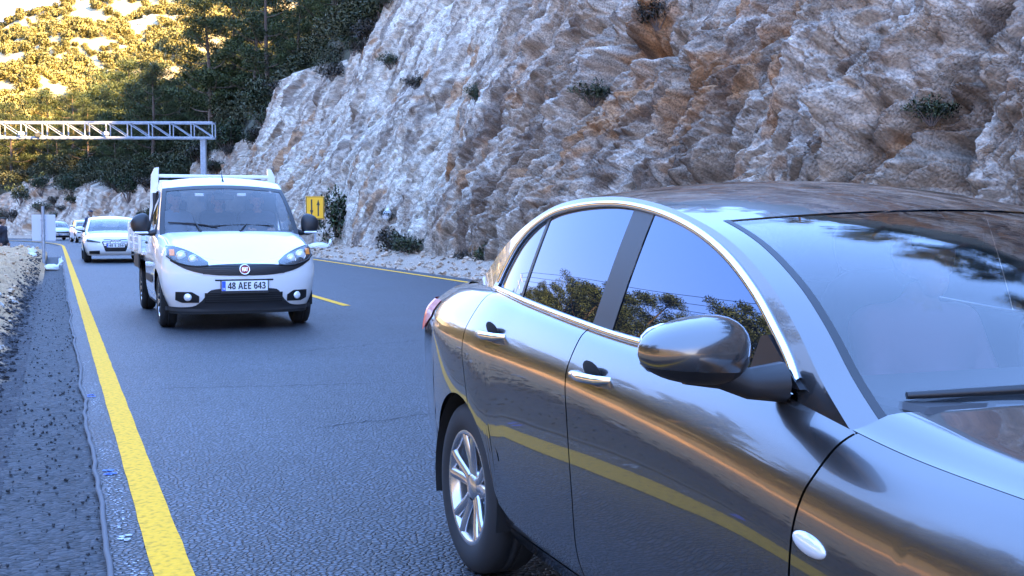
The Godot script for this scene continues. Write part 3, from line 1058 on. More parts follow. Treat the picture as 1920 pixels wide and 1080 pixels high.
# ---------------------------------------------------------------- vehicles
# Car frame: x across, y up, z forward; l metres behind the front axle (z = -l).
# A side is a net of section points (half width, height) over stations along l.
func net_at(sp: Dictionary, l: float, t: float) -> Vector2:
	var rows: Array = sp.rows
	var ls: Array = sp.ls
	var m := ls.size()
	var k := 0
	var lc := clampf(l, ls[0], ls[m - 1])
	while k < m - 2 and lc > ls[k + 1]: k += 1
	var x0: float = ls[k]
	var x1: float = ls[k + 1]
	var h := x1 - x0
	var u := (lc - x0) / h
	var u2 := u * u
	var u3 := u2 * u
	var a0 := 2 * u3 - 3 * u2 + 1
	var b0 := (u3 - 2 * u2 + u) * h
	var a1 := -2 * u3 + 3 * u2
	var b1 := (u3 - u2) * h
	var nr := 8
	var tc := clampf(t, 0.0, nr - 1.0)
	var r := mini(int(tc), nr - 2)
	var q := []
	for j in range(r - 1, r + 3):
		var jj := clampi(j, 0, nr - 1)
		var p0: Vector2 = rows[k][jj]
		var p1: Vector2 = rows[k + 1][jj]
		var d: Vector2 = (p1 - p0) / h
		var m0: Vector2 = d if k == 0 else (p1 - rows[k - 1][jj]) / (x1 - ls[k - 1])
		var m1: Vector2 = d if k == m - 2 else (rows[k + 2][jj] - p0) / (ls[k + 2] - x0)
		q.append(p0 * a0 + m0 * b0 + p1 * a1 + m1 * b1)
	var f := tc - r
	return (q[1] as Vector2).cubic_interpolate(q[2], q[0], q[3], f)

func net_t(sp: Dictionary, l: float, y: float) -> float:
	var a := 0.0
	var b := 7.0
	for k in 14:
		var c := (a + b) * 0.5
		if net_at(sp, l, c).y < y: a = c
		else: b = c
	return (a + b) * 0.5

func side_pt(sp: Dictionary, sg: float, l: float, t: float, out := 0.0) -> Vector3:
	var p := net_at(sp, l, t)
	return Vector3(sg * (p.x + out), p.y, -l)

func arch_t(sp: Dictionary, l: float, base: float) -> float:
	for ax in [0.0, sp.wb]:
		var x: float = absf(l - ax)
		if x < sp.arch:
			var y: float = sp.wr + sqrt(sp.arch * sp.arch - x * x)
			return maxf(base, net_t(sp, l, y))
	return base

func side_panel(sp: Dictionary, sg: float, e1: Callable, e2: Callable, t0: float, t1: float, nu := 30, nv := 22, out := 0.0) -> Geo:
	var g := Geo.new()
	var f := func(u, w):
		var l: float = lerpf(e1.call(3.0), e2.call(3.0), u)
		var t := 0.0
		for k in 2:
			t = lerpf(arch_t(sp, l, t0), t1, w)
			l = lerpf(e1.call(t), e2.call(t), u)
		t = lerpf(arch_t(sp, l, t0), t1, w)
		return side_pt(sp, sg, l, t, out)
	g.grid(f, nu, nv, Vector3(0, 0.6, -1.3))
	# true surface normals, whatever the spacing of the columns
	for k in g.v.size():
		var l := -g.v[k].z
		var t := net_t(sp, l, g.v[k].y)
		var n := (side_pt(sp, sg, l + 0.02, t) - side_pt(sp, sg, l - 0.02, t)).cross(side_pt(sp, sg, l, minf(t + 0.04, 7.0)) - side_pt(sp, sg, l, maxf(t - 0.04, 0.0))).normalized()
		g.n[k] = n if n.dot(g.n[k]) > 0.0 else -n
	return g

# greenhouse side above the belt
func gh(sp: Dictionary, l: float, y: float) -> float:
	var b := net_at(sp, l, 7.0)
	var h := y - b.y
	return b.x - h * sp.tum - h * absf(h) * sp.tum2

func gh_panel(sp: Dictionary, sg: float, l0: float, l1: float, lo: Callable, hi: Callable, nu: int, nv: int, out := 0.0) -> Geo:
	var g := Geo.new()
	var f := func(u, w):
		var l := lerpf(l0, l1, u)
		var y := lerpf(lo.call(l), hi.call(l), w)
		return Vector3(sg * (gh(sp, l, y) + out), y, -l)
	g.grid(f, nu, nv, Vector3(0, 0.8, -(l0 + l1) * 0.5))
	return g

# windscreen, roof and rear glass: one surface from rail to rail
func top_pt(sp: Dictionary, l: float, q: float, out := 0.0) -> Vector3:
	var y := pick(sp.rail_l, sp.rail_y, l)
	var w := gh(sp, l, y)
	var k := 1.0 - q * q
	return Vector3(q * w, y + pick(sp.bow_l, sp.crown, l) * k + out, -(l - pick(sp.bow_l, sp.bow, l) * k))

func top_panel(sp: Dictionary, l0: float, l1: float, q0: float, q1: float, nu: int, nv: int, out := 0.0) -> Geo:
	var g := Geo.new()
	g.grid(func(u, w): return top_pt(sp, lerpf(l0, l1, u), lerpf(q0, q1, w), out), nu, nv, Vector3(0, 0.6, -(l0 + l1) * 0.5))
	return g

# nose: the front section closed round in plan
func nose_pt(sp: Dictionary, q: float, t: float, out := 0.0) -> Vector3:
	var p := net_at(sp, sp.ls[0], t)
	var c := pow(maxf(0.0, 1.0 - pow(absf(q), sp.nn)), 1.0 / sp.nn)
	var y := p.y + pick([0, 1, 2, 3, 4, 5, 6, 7], sp.nose_bulge, t) * (1.0 - q * q)
	return Vector3(q * p.x, y, -sp.ls[0] + pick([0, 1, 2, 3, 4, 5, 6, 7], sp.nose_len, t) * c + out)

func nose_find(sp: Dictionary, x: float, y: float, out: float) -> Vector3:
	var a := 0.0
	var b := 7.0
	var q := 0.0
	for k in 14:
		var t := (a + b) * 0.5
		q = clampf(x / net_at(sp, sp.ls[0], t).x, -0.999, 0.999)
		if nose_pt(sp, q, t).y < y: a = t
		else: b = t
	var t := (a + b) * 0.5
	var p := nose_pt(sp, q, t)
	var n := (nose_pt(sp, q + 0.01, t) - nose_pt(sp, q - 0.01, t)).cross(nose_pt(sp, q, minf(t + 0.05, 7.0)) - nose_pt(sp, q, maxf(t - 0.05, 0.0))).normalized()
	if n.z < 0.0: n = -n
	return Vector3(x, y, p.z) + n * out

func nose_patch(sp: Dictionary, x0: float, x1: float, lo: Callable, hi: Callable, out: float, nu := 16, nv := 6) -> Geo:
	var g := Geo.new()
	var f := func(u, w):
		var x := lerpf(x0, x1, u)
		return nose_find(sp, x, lerpf(lo.call(x), hi.call(x), w), out)
	g.grid(f, nu, nv, Vector3(0, 0.5, -2))
	return g

func k_(v: float) -> Callable:
	return func(_x): return v

func hood_geo(sp: Dictionary) -> Geo:
	var g := Geo.new()
	var lr: float = sp.hood_l
	var lf: float = sp.ls[0]
	var d7: float = sp.nose_len[7]
	var w7 := net_at(sp, lf, 7.0).x
	var f := func(u, w):
		# q runs edge to edge, closer near the edges where the bonnet creases
		var q: float = w * 2.0 - 1.0
		q = signf(q) * (1.0 - pow(1.0 - absf(q), 1.5))
		var le := lerpf(lr, lf, u)
		var e := net_at(sp, le, 7.0)
		var aq := absf(q)
		var c := pow(maxf(0.0, 1.0 - pow(aq, sp.nn)), 1.0 / sp.nn)
		var l: float = le - sp.hood_bow * (1.0 - u) * (1.0 - q * q) - d7 * c * u
		var cr := lerpf(sp.hood_crown, 0.0, pow(u, 1.6))
		var shape := 0.55 * (1.0 - q * q) + 0.45 * smooth(0.0, sp.hood_edge, 1.0 - aq)
		var y: float = e.y + cr * shape + sp.nose_bulge[7] * (1.0 - q * q) * pow(u, 1.3)
		return Vector3(q * (e.x - 0.004), y, -l)
	g.grid(f, 30, 44, Vector3(0, -1, -0.5))
	return g

func make_wheel(parent: Node3D, at_: Vector3, sg: float, r: float, rim_r: float, wd: float, style: String, steer := 0.0):
	# axis along x, outer face towards sg
	var w := Node3D.new()
	put(w, "wheel", parent)
	w.position = at_
	w.rotation.y = steer
	var xf := Transform3D(Basis(Vector3(sg, 0, 0), Vector3.UP, Vector3(0, 0, 1)), Vector3.ZERO)
	var h := wd * 0.5
	var g := Geo.new()
	var a := rim_r
	g.lathe([Vector2(a, -h * 0.9), Vector2(a + 0.02, -h), Vector2(r - 0.035, -h), Vector2(r - 0.012, -h * 0.86), Vector2(r, -h * 0.62), Vector2(r, -h * 0.2), Vector2(r, -h * 0.2), Vector2(r - 0.007, -h * 0.19), Vector2(r - 0.007, -h * 0.13), Vector2(r, -h * 0.12), Vector2(r, h * 0.12), Vector2(r - 0.007, h * 0.13), Vector2(r - 0.007, h * 0.19), Vector2(r, h * 0.2), Vector2(r, h * 0.62), Vector2(r - 0.012, h * 0.86), Vector2(r - 0.04, h), Vector2(r - 0.07, h * 1.02), Vector2(a + 0.012, h * 0.96), Vector2(a - 0.004, h * 0.86)], xf, 44)
	part(g, "tyre", M.rubber, w)
	g = Geo.new()
	g.lathe([Vector2(a + 0.006, h * 0.90), Vector2(a - 0.004, h * 0.93), Vector2(a - 0.016, h * 0.88), Vector2(a - 0.022, h * 0.5), Vector2(a - 0.03, -h * 0.8)], xf, 40)
	if style == "cover":
		g.lathe([Vector2(a - 0.01, h * 0.82), Vector2(a * 0.75, h * 0.86), Vector2(a * 0.3, h * 0.70), Vector2(0.001, h * 0.72)], xf, 36)
		part(g, "rim", M.alloy, w)
		var hl := Geo.new()
		for k in 9:
			var b := Basis(Vector3.RIGHT, TAU * k / 9.0)
			hl.ball(b * Vector3(sg * h * 0.82, a * 0.66, 0), Vector3(0.012, 0.035, 0.022), b, 8, 6)
		part(hl, "vent_hole", M.under, w)
		return
	g.lathe([Vector2(0.05, h * 0.66), Vector2(0.038, h * 0.78), Vector2(0.001, h * 0.80)], xf, 20)
	g.lathe([Vector2(0.075, h * 0.40), Vector2(0.07, h * 0.62), Vector2(0.05, h * 0.66)], xf, 20)
	var spokes := 5
	for k in spokes:
		for off in [-1.0, 1.0]:
			var ang: float = TAU * k / spokes + off * 0.13
			var b := Basis(Vector3.RIGHT, ang)
			var f := func(u, v):
				var rr := lerpf(0.05, a - 0.012, u)
				var half = lerpf(0.020, 0.017, u) * (1.0 + 0.25 * u)
				var sec = (v * TAU)
				var dx := h * lerpf(0.60, 0.78, smooth(0.0, 1.0, u)) + cos(sec) * 0.014
				var dz: float = sin(sec) * half + off * lerpf(0.004, 0.018, u * u)
				return b * Vector3(sg * dx, rr, dz)
			g.grid(f, 8, 10, b * Vector3(sg * h * 0.68, a * 0.5, off * 0.01))
	part(g, "rim", M.alloy, w)
	g = Geo.new()
	g.lathe([Vector2(a - 0.06, -h * 0.1), Vector2(a - 0.06, h * 0.05), Vector2(a - 0.06, h * 0.05), Vector2(0.06, h * 0.05), Vector2(0.06, h * 0.05), Vector2(0.06, h * 0.3)], xf, 32)
	part(g, "brake_disc", M.brake, w)
	g = Geo.new()
	g.lathe([Vector2(a - 0.02, -h * 0.55), Vector2(0.001, -h * 0.55)], xf, 24)
	part(g, "wheel_hub", M.under, w)

func plate(parent: Node3D, xf: Transform3D, words: String, strip_ := true):
	var p := Node3D.new()
	put(p, "number_plate", parent)
	p.transform = xf
	var g := Geo.new()
	g.box(Vector3(0, -0.008, -0.006), Vector3(0.545, 0.155, 0.012), 0.004)
	part(g, "plate_holder", M.black_plastic, p)
	g = Geo.new()
	g.box(Vector3(0, 0.004, 0.003), Vector3(0.522, 0.114, 0.006), 0.002)
	part(g, "plate_board", M.plate_white, p)
	g = Geo.new()
	g.box(Vector3(-0.238, 0.004, 0.0075), Vector3(0.042, 0.110, 0.003))
	part(g, "plate_band", M.plate_blue, p)
	letters(p, words, 0.078, Vector3(0.022, 0.004, 0.0085), M.plate_ink, "plate_number", 0.43)
	letters(p, "TR", 0.022, Vector3(-0.238, -0.03, 0.0105), M.plate_white, "plate_country", 0.03)

func letters(parent: Node3D, words: String, cap: float, pos: Vector3, m: Material, called: String, wide := 0.0, deep := 0.003) -> MeshInstance3D:
	var tm := TextMesh.new()
	var sf := SystemFont.new()
	sf.font_names = PackedStringArray(["Droid Sans"])
	sf.font_weight = 700
	tm.font = sf
	tm.text = words
	tm.font_size = 64
	tm.pixel_size = cap / 46.0
	tm.depth = deep
	tm.material = m
	var o := MeshInstance3D.new()
	o.mesh = tm
	put(o, called, parent)
	o.position = pos
	var b := tm.get_aabb().size.x
	if wide > 0.0 and b > 0.001: o.scale = Vector3(wide / b, 1, 1)
	return o

func seat(parent: Node3D, x: float, l: float, y: float):
	var s := Node3D.new()
	put(s, "seat", parent)
	s.position = Vector3(x, y, -l)
	var g := Geo.new()
	g.ball(Vector3(0, 0.0, 0.0), Vector3(0.25, 0.09, 0.26), Basis.IDENTITY, 16, 10, 0.6)
	part(g, "seat_cushion", M.seat_cloth, s)
	g = Geo.new()
	g.ball(Vector3(0, 0.34, -0.30), Vector3(0.24, 0.33, 0.08), Basis(Vector3.RIGHT, -0.32), 16, 10, 0.6)
	part(g, "seat_back", M.seat_cloth, s)
	g = Geo.new()
	g.ball(Vector3(0, 0.73, -0.43), Vector3(0.13, 0.09, 0.05), Basis(Vector3.RIGHT, -0.2), 14, 8, 0.65)
	for q in [-0.06, 0.06]: g.tube([Vector3(q, 0.6, -0.39), Vector3(q, 0.72, -0.42)], 0.008, 6)
	part(g, "headrest", M.seat_cloth, s)

func steering(parent: Node3D, pos: Vector3):
	var g := Geo.new()
	var pts := []
	var b := Basis(Vector3.RIGHT, 1.15)
	for k in 25: pts.append(pos + b * Vector3(cos(TAU * k / 24.0) * 0.185, 0, sin(TAU * k / 24.0) * 0.185))
	g.tube(pts, 0.015, 8, false)
	g.ball(pos, Vector3(0.07, 0.03, 0.06), b)
	g.tube([pos + b * Vector3(-0.17, 0, 0), pos + b * Vector3(0.17, 0, 0)], 0.014, 6)
	g.tube([pos, pos + b * Vector3(0, -0.25, -0.02)], 0.03, 8)
	part(g, "steering_wheel", M.dash, parent)

func mirror(parent: Node3D, sg: float, root: Vector3, head: Vector3, rad: Vector3, paint: Material):
	var mr := Node3D.new()
	put(mr, "door_mirror", parent)
	var g := Geo.new()
	# painted cap: rounded towards the front, cut flat at the glass, lower third black
	var f := func(lo: float, hi: float, grow: float):
		return func(u, w):
			var th: float = u * TAU
			var ph := lerpf(lo, hi, w) * PI * 0.5
			var p := Vector3(cos(ph) * cos(th), sin(ph), cos(ph) * sin(th))
			p = Vector3(signf(p.x) * pow(absf(p.x), 0.85), signf(p.y) * pow(absf(p.y), 0.85), signf(p.z) * pow(absf(p.z), 0.9))
			if p.z < 0.0: p.z *= 0.38
			return head + Vector3(p.x * rad.x, p.y * rad.y * (1.0 - 0.22 * p.x * sg), p.z * rad.z) * grow
	g.grid(f.call(-0.30, 1.0, 1.0), 28, 10, head)
	part(g, "mirror_cap", paint, mr)
	g = Geo.new()
	g.grid(f.call(-1.0, -0.28, 0.985), 28, 6, head)
	var a := root
	var e := head + Vector3(-sg * rad.x * 0.55, -rad.y * 0.72, 0)
	g.tube([a + Vector3(-sg * 0.02, 0, 0), a.lerp(e, 0.5) + Vector3(0, -0.012, 0), e, e + Vector3(sg * rad.x * 0.7, 0.0, 0)], [0.045, 0.034, 0.034, 0.02], 10)
	part(g, "mirror_foot", M.black_plastic, mr)
	g = Geo.new()
	g.ball(head + Vector3(0, 0, -rad.z * 0.37), Vector3(rad.x * 0.86, rad.y * 0.8, 0.004), Basis.IDENTITY, 18, 8, 0.7)
	part(g, "mirror_glass", M.chrome, mr)

func wiper(parent: Node3D, a: Vector3, b: Vector3, piv: Vector3):
	var g := Geo.new()
	g.tube([a, a.lerp(b, 0.5) + Vector3(0, 0.012, 0.012), b], [0.008, 0.011, 0.006], 6)
	g.tube([piv, a.lerp(b, 0.55) + Vector3(0, 0.02, 0.02)], [0.014, 0.009], 6)
	part(g, "wiper", M.black_plastic, parent)

func sedan_spec(kw := 1.0, kl := 1.0, ky := 1.0) -> Dictionary:
	var rows := [
		[[.74, .22], [.80, .32], [.835, .46], [.85, .58], [.838, .67], [.815, .72], [.785, .755], [.755, .775]],
		[[.80, .20], [.865, .32], [.885, .48], [.892, .61], [.882, .70], [.860, .76], [.830, .808], [.80, .838]],
		[[.80, .19], [.865, .32], [.885, .50], [.893, .64], [.884, .73], [.863, .787], [.831, .838], [.80, .868]],
		[[.80, .19], [.865, .32], [.882, .52], [.893, .70], [.888, .785], [.870, .84], [.831, .912], [.797, .945]],
		[[.80, .19], [.865, .32], [.882, .52], [.894, .745], [.892, .83], [.876, .882], [.835, .952], [.80, .978]],
		[[.80, .20], [.868, .33], [.888, .54], [.898, .77], [.895, .86], [.876, .915], [.830, .992], [.79, 1.02]],
		[[.80, .22], [.87, .35], [.893, .56], [.901, .79], [.896, .88], [.872, .94], [.815, 1.02], [.765, 1.045]],
		[[.76, .24], [.84, .36], [.868, .56], [.876, .80], [.868, .90], [.838, .96], [.765, 1.028], [.69, 1.052]],
		[[.70, .26], [.775, .38], [.805, .56], [.815, .80], [.805, .90], [.778, .955], [.70, 1.01], [.62, 1.032]]]
	var rr := []
	for r in rows:
		var q := []
		for p in r: q.append(Vector2(p[0] * kw, p[1] * ky))
		rr.append(q)
	var sc := func(a: Array, k: float): return a.map(func(x): return x * k)
	return {
		"ls": sc.call([-0.45, 0.0, 0.45, 1.0, 1.7, 2.3, 2.64, 3.1, 3.42], kl), "rows": rr,
		"wb": 2.76 * kl, "wr": 0.316, "arch": 0.352, "tum": 0.34, "tum2": 0.16, "nn": 2.7, "kl": kl, "kw": kw, "ky": ky,
		"rail_l": sc.call([.57, .72, .86, 1.0, 1.2, 1.42, 1.7, 2.0, 2.35, 2.6, 2.82, 3.0, 3.1], kl),
		"rail_y": sc.call([.868, .963, 1.065, 1.15, 1.238, 1.300, 1.352, 1.375, 1.358, 1.292, 1.20, 1.09, 1.045], ky),
		"dlo_l": sc.call([.80, .84, .90, 1.045, 1.227, 1.437, 1.7, 1.98, 2.33, 2.5, 2.62, 2.68, 2.71], kl),
		"dlo_y": sc.call([.945, .982, 1.026, 1.118, 1.204, 1.270, 1.320, 1.342, 1.323, 1.277, 1.205, 1.125, 1.066], ky),
		"bow_l": sc.call([.57, 1.40, 1.9, 2.45, 3.1], kl), "bow": [.22, .17, .03, -.10, -.16], "crown": [.03, .035, .055, .05, .03],
		"ws": 1.40 * kl, "rw": 2.47 * kl, "hood_l": 0.60 * kl, "hood_bow": 0.20, "hood_crown": 0.062, "hood_edge": 0.10,
		"nose_len": [.30, .39, .42, .42, .40, .36, .31, .26], "nose_bulge": [0, 0, 0, 0, .005, .01, .02, .03]}

func car_body(t: Node3D, sp: Dictionary, paint: Material, glass: Material, chrome: Material):
	var kl: float = sp.kl
	var ky: float = sp.ky
	var fd := 0.66 * kl      # leading edge of the front door
	var bd := 1.77 * kl
	var rd := 2.60 * kl
	var e_f := func(v): return fd - 0.02 * (v - 3.0) * kl
	var e_b := func(v): return bd + 0.012 * (v - 3.0)
	var e_r := func(v): return (rd + 0.085 * kl) if v > 3.2 else rd + 0.085 * kl - 0.30 * kl * pow((3.2 - v) / 3.2, 1.25)
	var gap := 0.0035
	for sg in [-1.0, 1.0]:
		var off := func(c: Callable, o: float): return func(v): return c.call(v) + o
		part(side_panel(sp, sg, k_(sp.ls[0]), off.call(e_f, -gap), 0.05, 7.0, 56, 26), "front_wing", paint, t)
		var fdoor := part(side_panel(sp, sg, off.call(e_f, gap), off.call(e_b, -gap), 0.62, 7.0, 40, 30), "front_door", paint, t)
		var rdoor := part(side_panel(sp, sg, off.call(e_b, gap), off.call(e_r, -gap), 0.62, 7.0, 40, 30), "rear_door", paint, t)
		part(side_panel(sp, sg, off.call(e_r, gap), k_(sp.ls[8]), 0.05, 7.0, 52, 26), "rear_quarter", paint, t)
		part(side_panel(sp, sg, k_(0.36 * kl + 0.02), k_(sp.wb - 0.36), 0.0, 0.55, 30, 4), "sill", paint, t)
		part(side_panel(sp, sg, k_(sp.ls[0] + 0.02), k_(sp.ls[8] - 0.02), 0.1, 6.9, 60, 10, -0.022), "inner_side", M.gap, t)
		# handles: a cup and a bar standing off the skin
		for hd in [[fdoor, 1.63 * kl, 4.85], [rdoor, 2.42 * kl, 4.85]]:
			var hp := side_pt(sp, sg, hd[1], hd[2])
			var b := Basis(Vector3.BACK, -sg * 0.30) * Basis(Vector3.RIGHT, 0.05)
			var g := Geo.new()
			g.ball(hp + Vector3(0, 0.016, 0), Vector3(0.007, 0.030, 0.055), b, 16, 8)
			var cup := part(g, "handle_cup", M.gap, hd[0])
			g = Geo.new()
			g.tube([hp + Vector3(-sg * 0.01, 0.0, 0.10), hp + Vector3(sg * 0.022, 0.0, 0.075), hp + Vector3(sg * 0.034, -0.001, 0.0), hp + Vector3(sg * 0.024, -0.003, -0.075), hp + Vector3(-sg * 0.01, -0.004, -0.10)], [0.010, 0.0135, 0.0145, 0.0135, 0.010], 10)
			part(g, "door_handle", chrome, hd[0])
		# glass, trim and pillars
		var belt := func(l): return net_at(sp, l, 7.0).y + 0.012
		var dlo := func(l): return maxf(pick(sp.dlo_l, sp.dlo_y, l), net_at(sp, l, 7.0).y + 0.016)
		var rail := func(l): return pick(sp.rail_l, sp.rail_y, l)
		var l0: float = sp.dlo_l[0]
		var l1: float = sp.dlo_l[12]
		part(gh_panel(sp, sg, l0, 1.68 * kl, belt, dlo, 40, 10, -0.006), "front_window", glass, t)
		part(gh_panel(sp, sg, 1.81 * kl, 2.40 * kl, belt, dlo, 24, 10, -0.006), "rear_window", glass, t)
		part(gh_panel(sp, sg, 2.42 * kl, l1, belt, dlo, 24, 8, -0.006), "quarter_window", glass, t)
		part(gh_panel(sp, sg, 1.68 * kl, 1.81 * kl, belt, dlo, 6, 10, -0.003), "door_pillar", M.black_plastic, t)
		part(gh_panel(sp, sg, 2.40 * kl, 2.42 * kl, belt, dlo, 2, 8, -0.003), "window_bar", M.black_plastic, t)
		# bright strip round the glass
		var g := Geo.new()
		var pts := []
		var rad := []
		for k in 61:
			var u := float(k) / 60.0
			var l := lerpf(l0 - 0.01, l1 + 0.004, 0.5 - 0.5 * cos(u * PI))
			var y: float = dlo.call(l) + 0.011
			pts.append(Vector3(sg * (gh(sp, l, y) + 0.001), y, -l))
		for k in 31:
			var l := lerpf(l1 + 0.004, l0 - 0.01, float(k) / 30.0)
			var y: float = belt.call(l) - 0.006
			pts.append(Vector3(sg * (gh(sp, l, y) + 0.003), y, -l))
		g.tube(pts, 0.0115, 8, false)
		part(g, "window_trim", chrome, t)
		# painted frame from the trim up to the roof rail
		part(gh_panel(sp, sg, sp.rail_l[0] + 0.012, sp.rail_l[12] - 0.01, func(l): return clampf(pick(sp.dlo_l, sp.dlo_y, l) + 0.012, 0.0, rail.call(l) - 0.002) if l > l0 and l < l1 else net_at(sp, l, 7.0).y - 0.004, rail, 90, 6, 0.0), "roof_side", paint, t)
	# roof, screens
	for sg in [-1.0, 1.0]:
		part(top_panel(sp, sp.rail_l[0], sp.ws, sg * 0.925, sg, 30, 4), "windscreen_pillar", paint, t)
		part(top_panel(sp, sp.rw, sp.rail_l[12], sg * 0.86, sg, 20, 4), "rear_pillar", paint, t)
		part(top_panel(sp, sp.rail_l[0] + 0.02, sp.ws, sg * 0.905, sg * 0.927, 30, 2, 0.001), "windscreen_seal", M.black_plastic, t)
	part(top_panel(sp, sp.ws, sp.rw, -1.0, 1.0, 40, 36), "roof", paint, t)
	part(top_panel(sp, sp.rail_l[0], sp.ws, -0.906, 0.906, 30, 34, -0.003), "windscreen", M.glass, t)
	part(top_panel(sp, sp.rail_l[0], sp.ws, -0.906, 0.906, 30, 34, -0.009), "windscreen_inner_pane", M.glass, t)
	part(top_panel(sp, sp.rw, sp.rail_l[12], -0.86, 0.86, 16, 20, -0.003), "rear_screen", M.tinted_glass, t)
	part(hood_geo(sp), "bonnet", paint, t)
	var g := Geo.new()
	# scuttle between bonnet and screen
	var f := func(u, w):
		var q = w * 1.9 - 0.95
		var a := top_pt(sp, sp.rail_l[0] + 0.05, q)
		var hb := Vector3(q * 0.79, net_at(sp, sp.hood_l, 7.0).y + sp.hood_crown * (1.0 - pow(absf(q), 4.0)) - 0.03, -(sp.hood_l - sp.hood_bow * (1.0 - q * q)) + 0.05)
		return hb.lerp(a, u) + Vector3(0, -0.012 - 0.02 * sin(u * PI), 0)
	g.grid(f, 4, 24, Vector3(0, 0, -0.5))
	part(g, "scuttle", M.black_plastic, t)
	# boot lid and tail
	g = Geo.new()
	var lr0: float = sp.rail_l[12] - 0.06
	var lr1: float = sp.ls[8]
	f = func(u, w):
		var l := lerpf(lr0, lr1, u)
		var e := net_at(sp, l, 7.0)
		var q = w * 2.0 - 1.0
		return Vector3(q * e.x, e.y + 0.03 * (1.0 - q * q) + 0.012 * u, -(l + 0.16 * (1.0 - q * q) * u - 0.16 * (1.0 - q * q) * (1.0 - u)))
	g.grid(f, 10, 18, Vector3(0, 0, -lr1))
	part(g, "boot_lid", paint, t)
	g = Geo.new()
	f = func(u, w):
		var q = u * 2.0 - 1.0
		var tt: float = w * 7.0
		var p := net_at(sp, lr1, tt)
		var c := pow(maxf(0.0, 1.0 - pow(absf(q), 3.0)), 1.0 / 3.0)
		return Vector3(q * p.x, p.y + 0.03 * (1.0 - q * q) * w, -lr1 - pick([0, 2, 4, 7], [0.16, 0.24, 0.20, 0.16], tt) * c)
	g.grid(f, 30, 16, Vector3(0, 0.6, -1))
	part(g, "rear_bumper", paint, t)
	for sg in [-1.0, 1.0]:
		g = Geo.new()
		f = func(u, w):
			var l := lerpf(lr1 - 0.20, lr1 + 0.02, u)
			var tt := lerpf(3.3 + 0.9 * (1.0 - u), 5.3, w)
			return side_pt(sp, sg, l, tt, 0.005)
		g.grid(f, 10, 8, Vector3(0, 0.6, -1))
		var f2 := func(u, w):
			var q := lerpf(1.0, 0.55, u)
			var tt := lerpf(3.3, 5.3, w)
			var p := net_at(sp, lr1, tt)
			var c := pow(maxf(0.0, 1.0 - pow(absf(q), 3.0)), 1.0 / 3.0)
			return Vector3(sg * q * (p.x + 0.005), p.y, -lr1 - 0.02 - pick([0, 2, 4, 7], [0.16, 0.24, 0.20, 0.16], tt) * c)
		g.grid(f2, 10, 6, Vector3(0, 0.6, -1))
		part(g, "tail_lamp", M.tail_red, t)
	# underside and wheel wells
	g = Geo.new()
	g.box(Vector3(0, 0.30, -(sp.ls[0] + lr1) * 0.5), Vector3(1.16 * sp.kw, 0.16, lr1 - sp.ls[0] + 0.3), 0.03)
	g.box(Vector3(0, 0.27, -1.32 * kl), Vector3(1.52 * sp.kw, 0.12, 1.75 * kl), 0.03)
	part(g, "underbody", M.under, t)
	for ax in [0.0, sp.wb]:
		for sg in [-1.0, 1.0]:
			g = Geo.new()
			f = func(u, w):
				var an := lerpf(-0.25, PI + 0.25, u)
				var x := lerpf(0.56, 0.868 * sp.kw, w)
				return Vector3(sg * x, sp.wr + sin(an) * (sp.arch - 0.004), -ax + cos(an) * (sp.arch - 0.004))
			g.grid(f, 24, 3, Vector3(sg * 0.7, 5, -ax))
			part(g, "wheel_well", M.under, t)
	# cabin
	g = Geo.new()
	g.box(Vector3(0, 0.84 * ky, -0.92 * kl), Vector3(1.42, 0.16, 0.40), 0.06)
	g.box(Vector3(0, 0.92 * ky, -0.70 * kl), Vector3(1.36, 0.03, 0.36), 0.012)
	part(g, "dashboard", M.dash, t)
	for x in [-0.37, 0.37]: seat(t, x, 1.62 * kl, 0.48)
	g = Geo.new()
	g.ball(Vector3(0, 0.50, -2.38 * kl), Vector3(0.66, 0.09, 0.26), Basis.IDENTITY, 18, 8, 0.55)
	g.ball(Vector3(0, 0.78, -2.66 * kl), Vector3(0.64, 0.30, 0.09), Basis(Vector3.RIGHT, -0.4), 18, 8, 0.55)
	part(g, "rear_bench", M.seat_cloth, t)
	steering(t, Vector3(0.37, 0.90, -1.14 * kl))
	g = Geo.new()
	g.box(Vector3(0, 1.255 * ky, -1.24 * kl), Vector3(0.24, 0.06, 0.03), 0.012)
	g.tube([Vector3(0, 1.28 * ky, -1.24 * kl), Vector3(0, 1.33 * ky, -1.30 * kl)], 0.01, 6)
	part(g, "rear_view_mirror", M.black_plastic, t)

func wheels(t: Node3D, sp: Dictionary, wx: float, style: String, steer := 0.0, r := 0.316, rim := 0.208, wd := 0.20):
	for sg in [-1.0, 1.0]:
		make_wheel(t, Vector3(sg * wx, r, 0), sg, r, rim, wd, style, steer)
		make_wheel(t, Vector3(sg * wx, r, -sp.wb), sg, r, rim, wd, style)

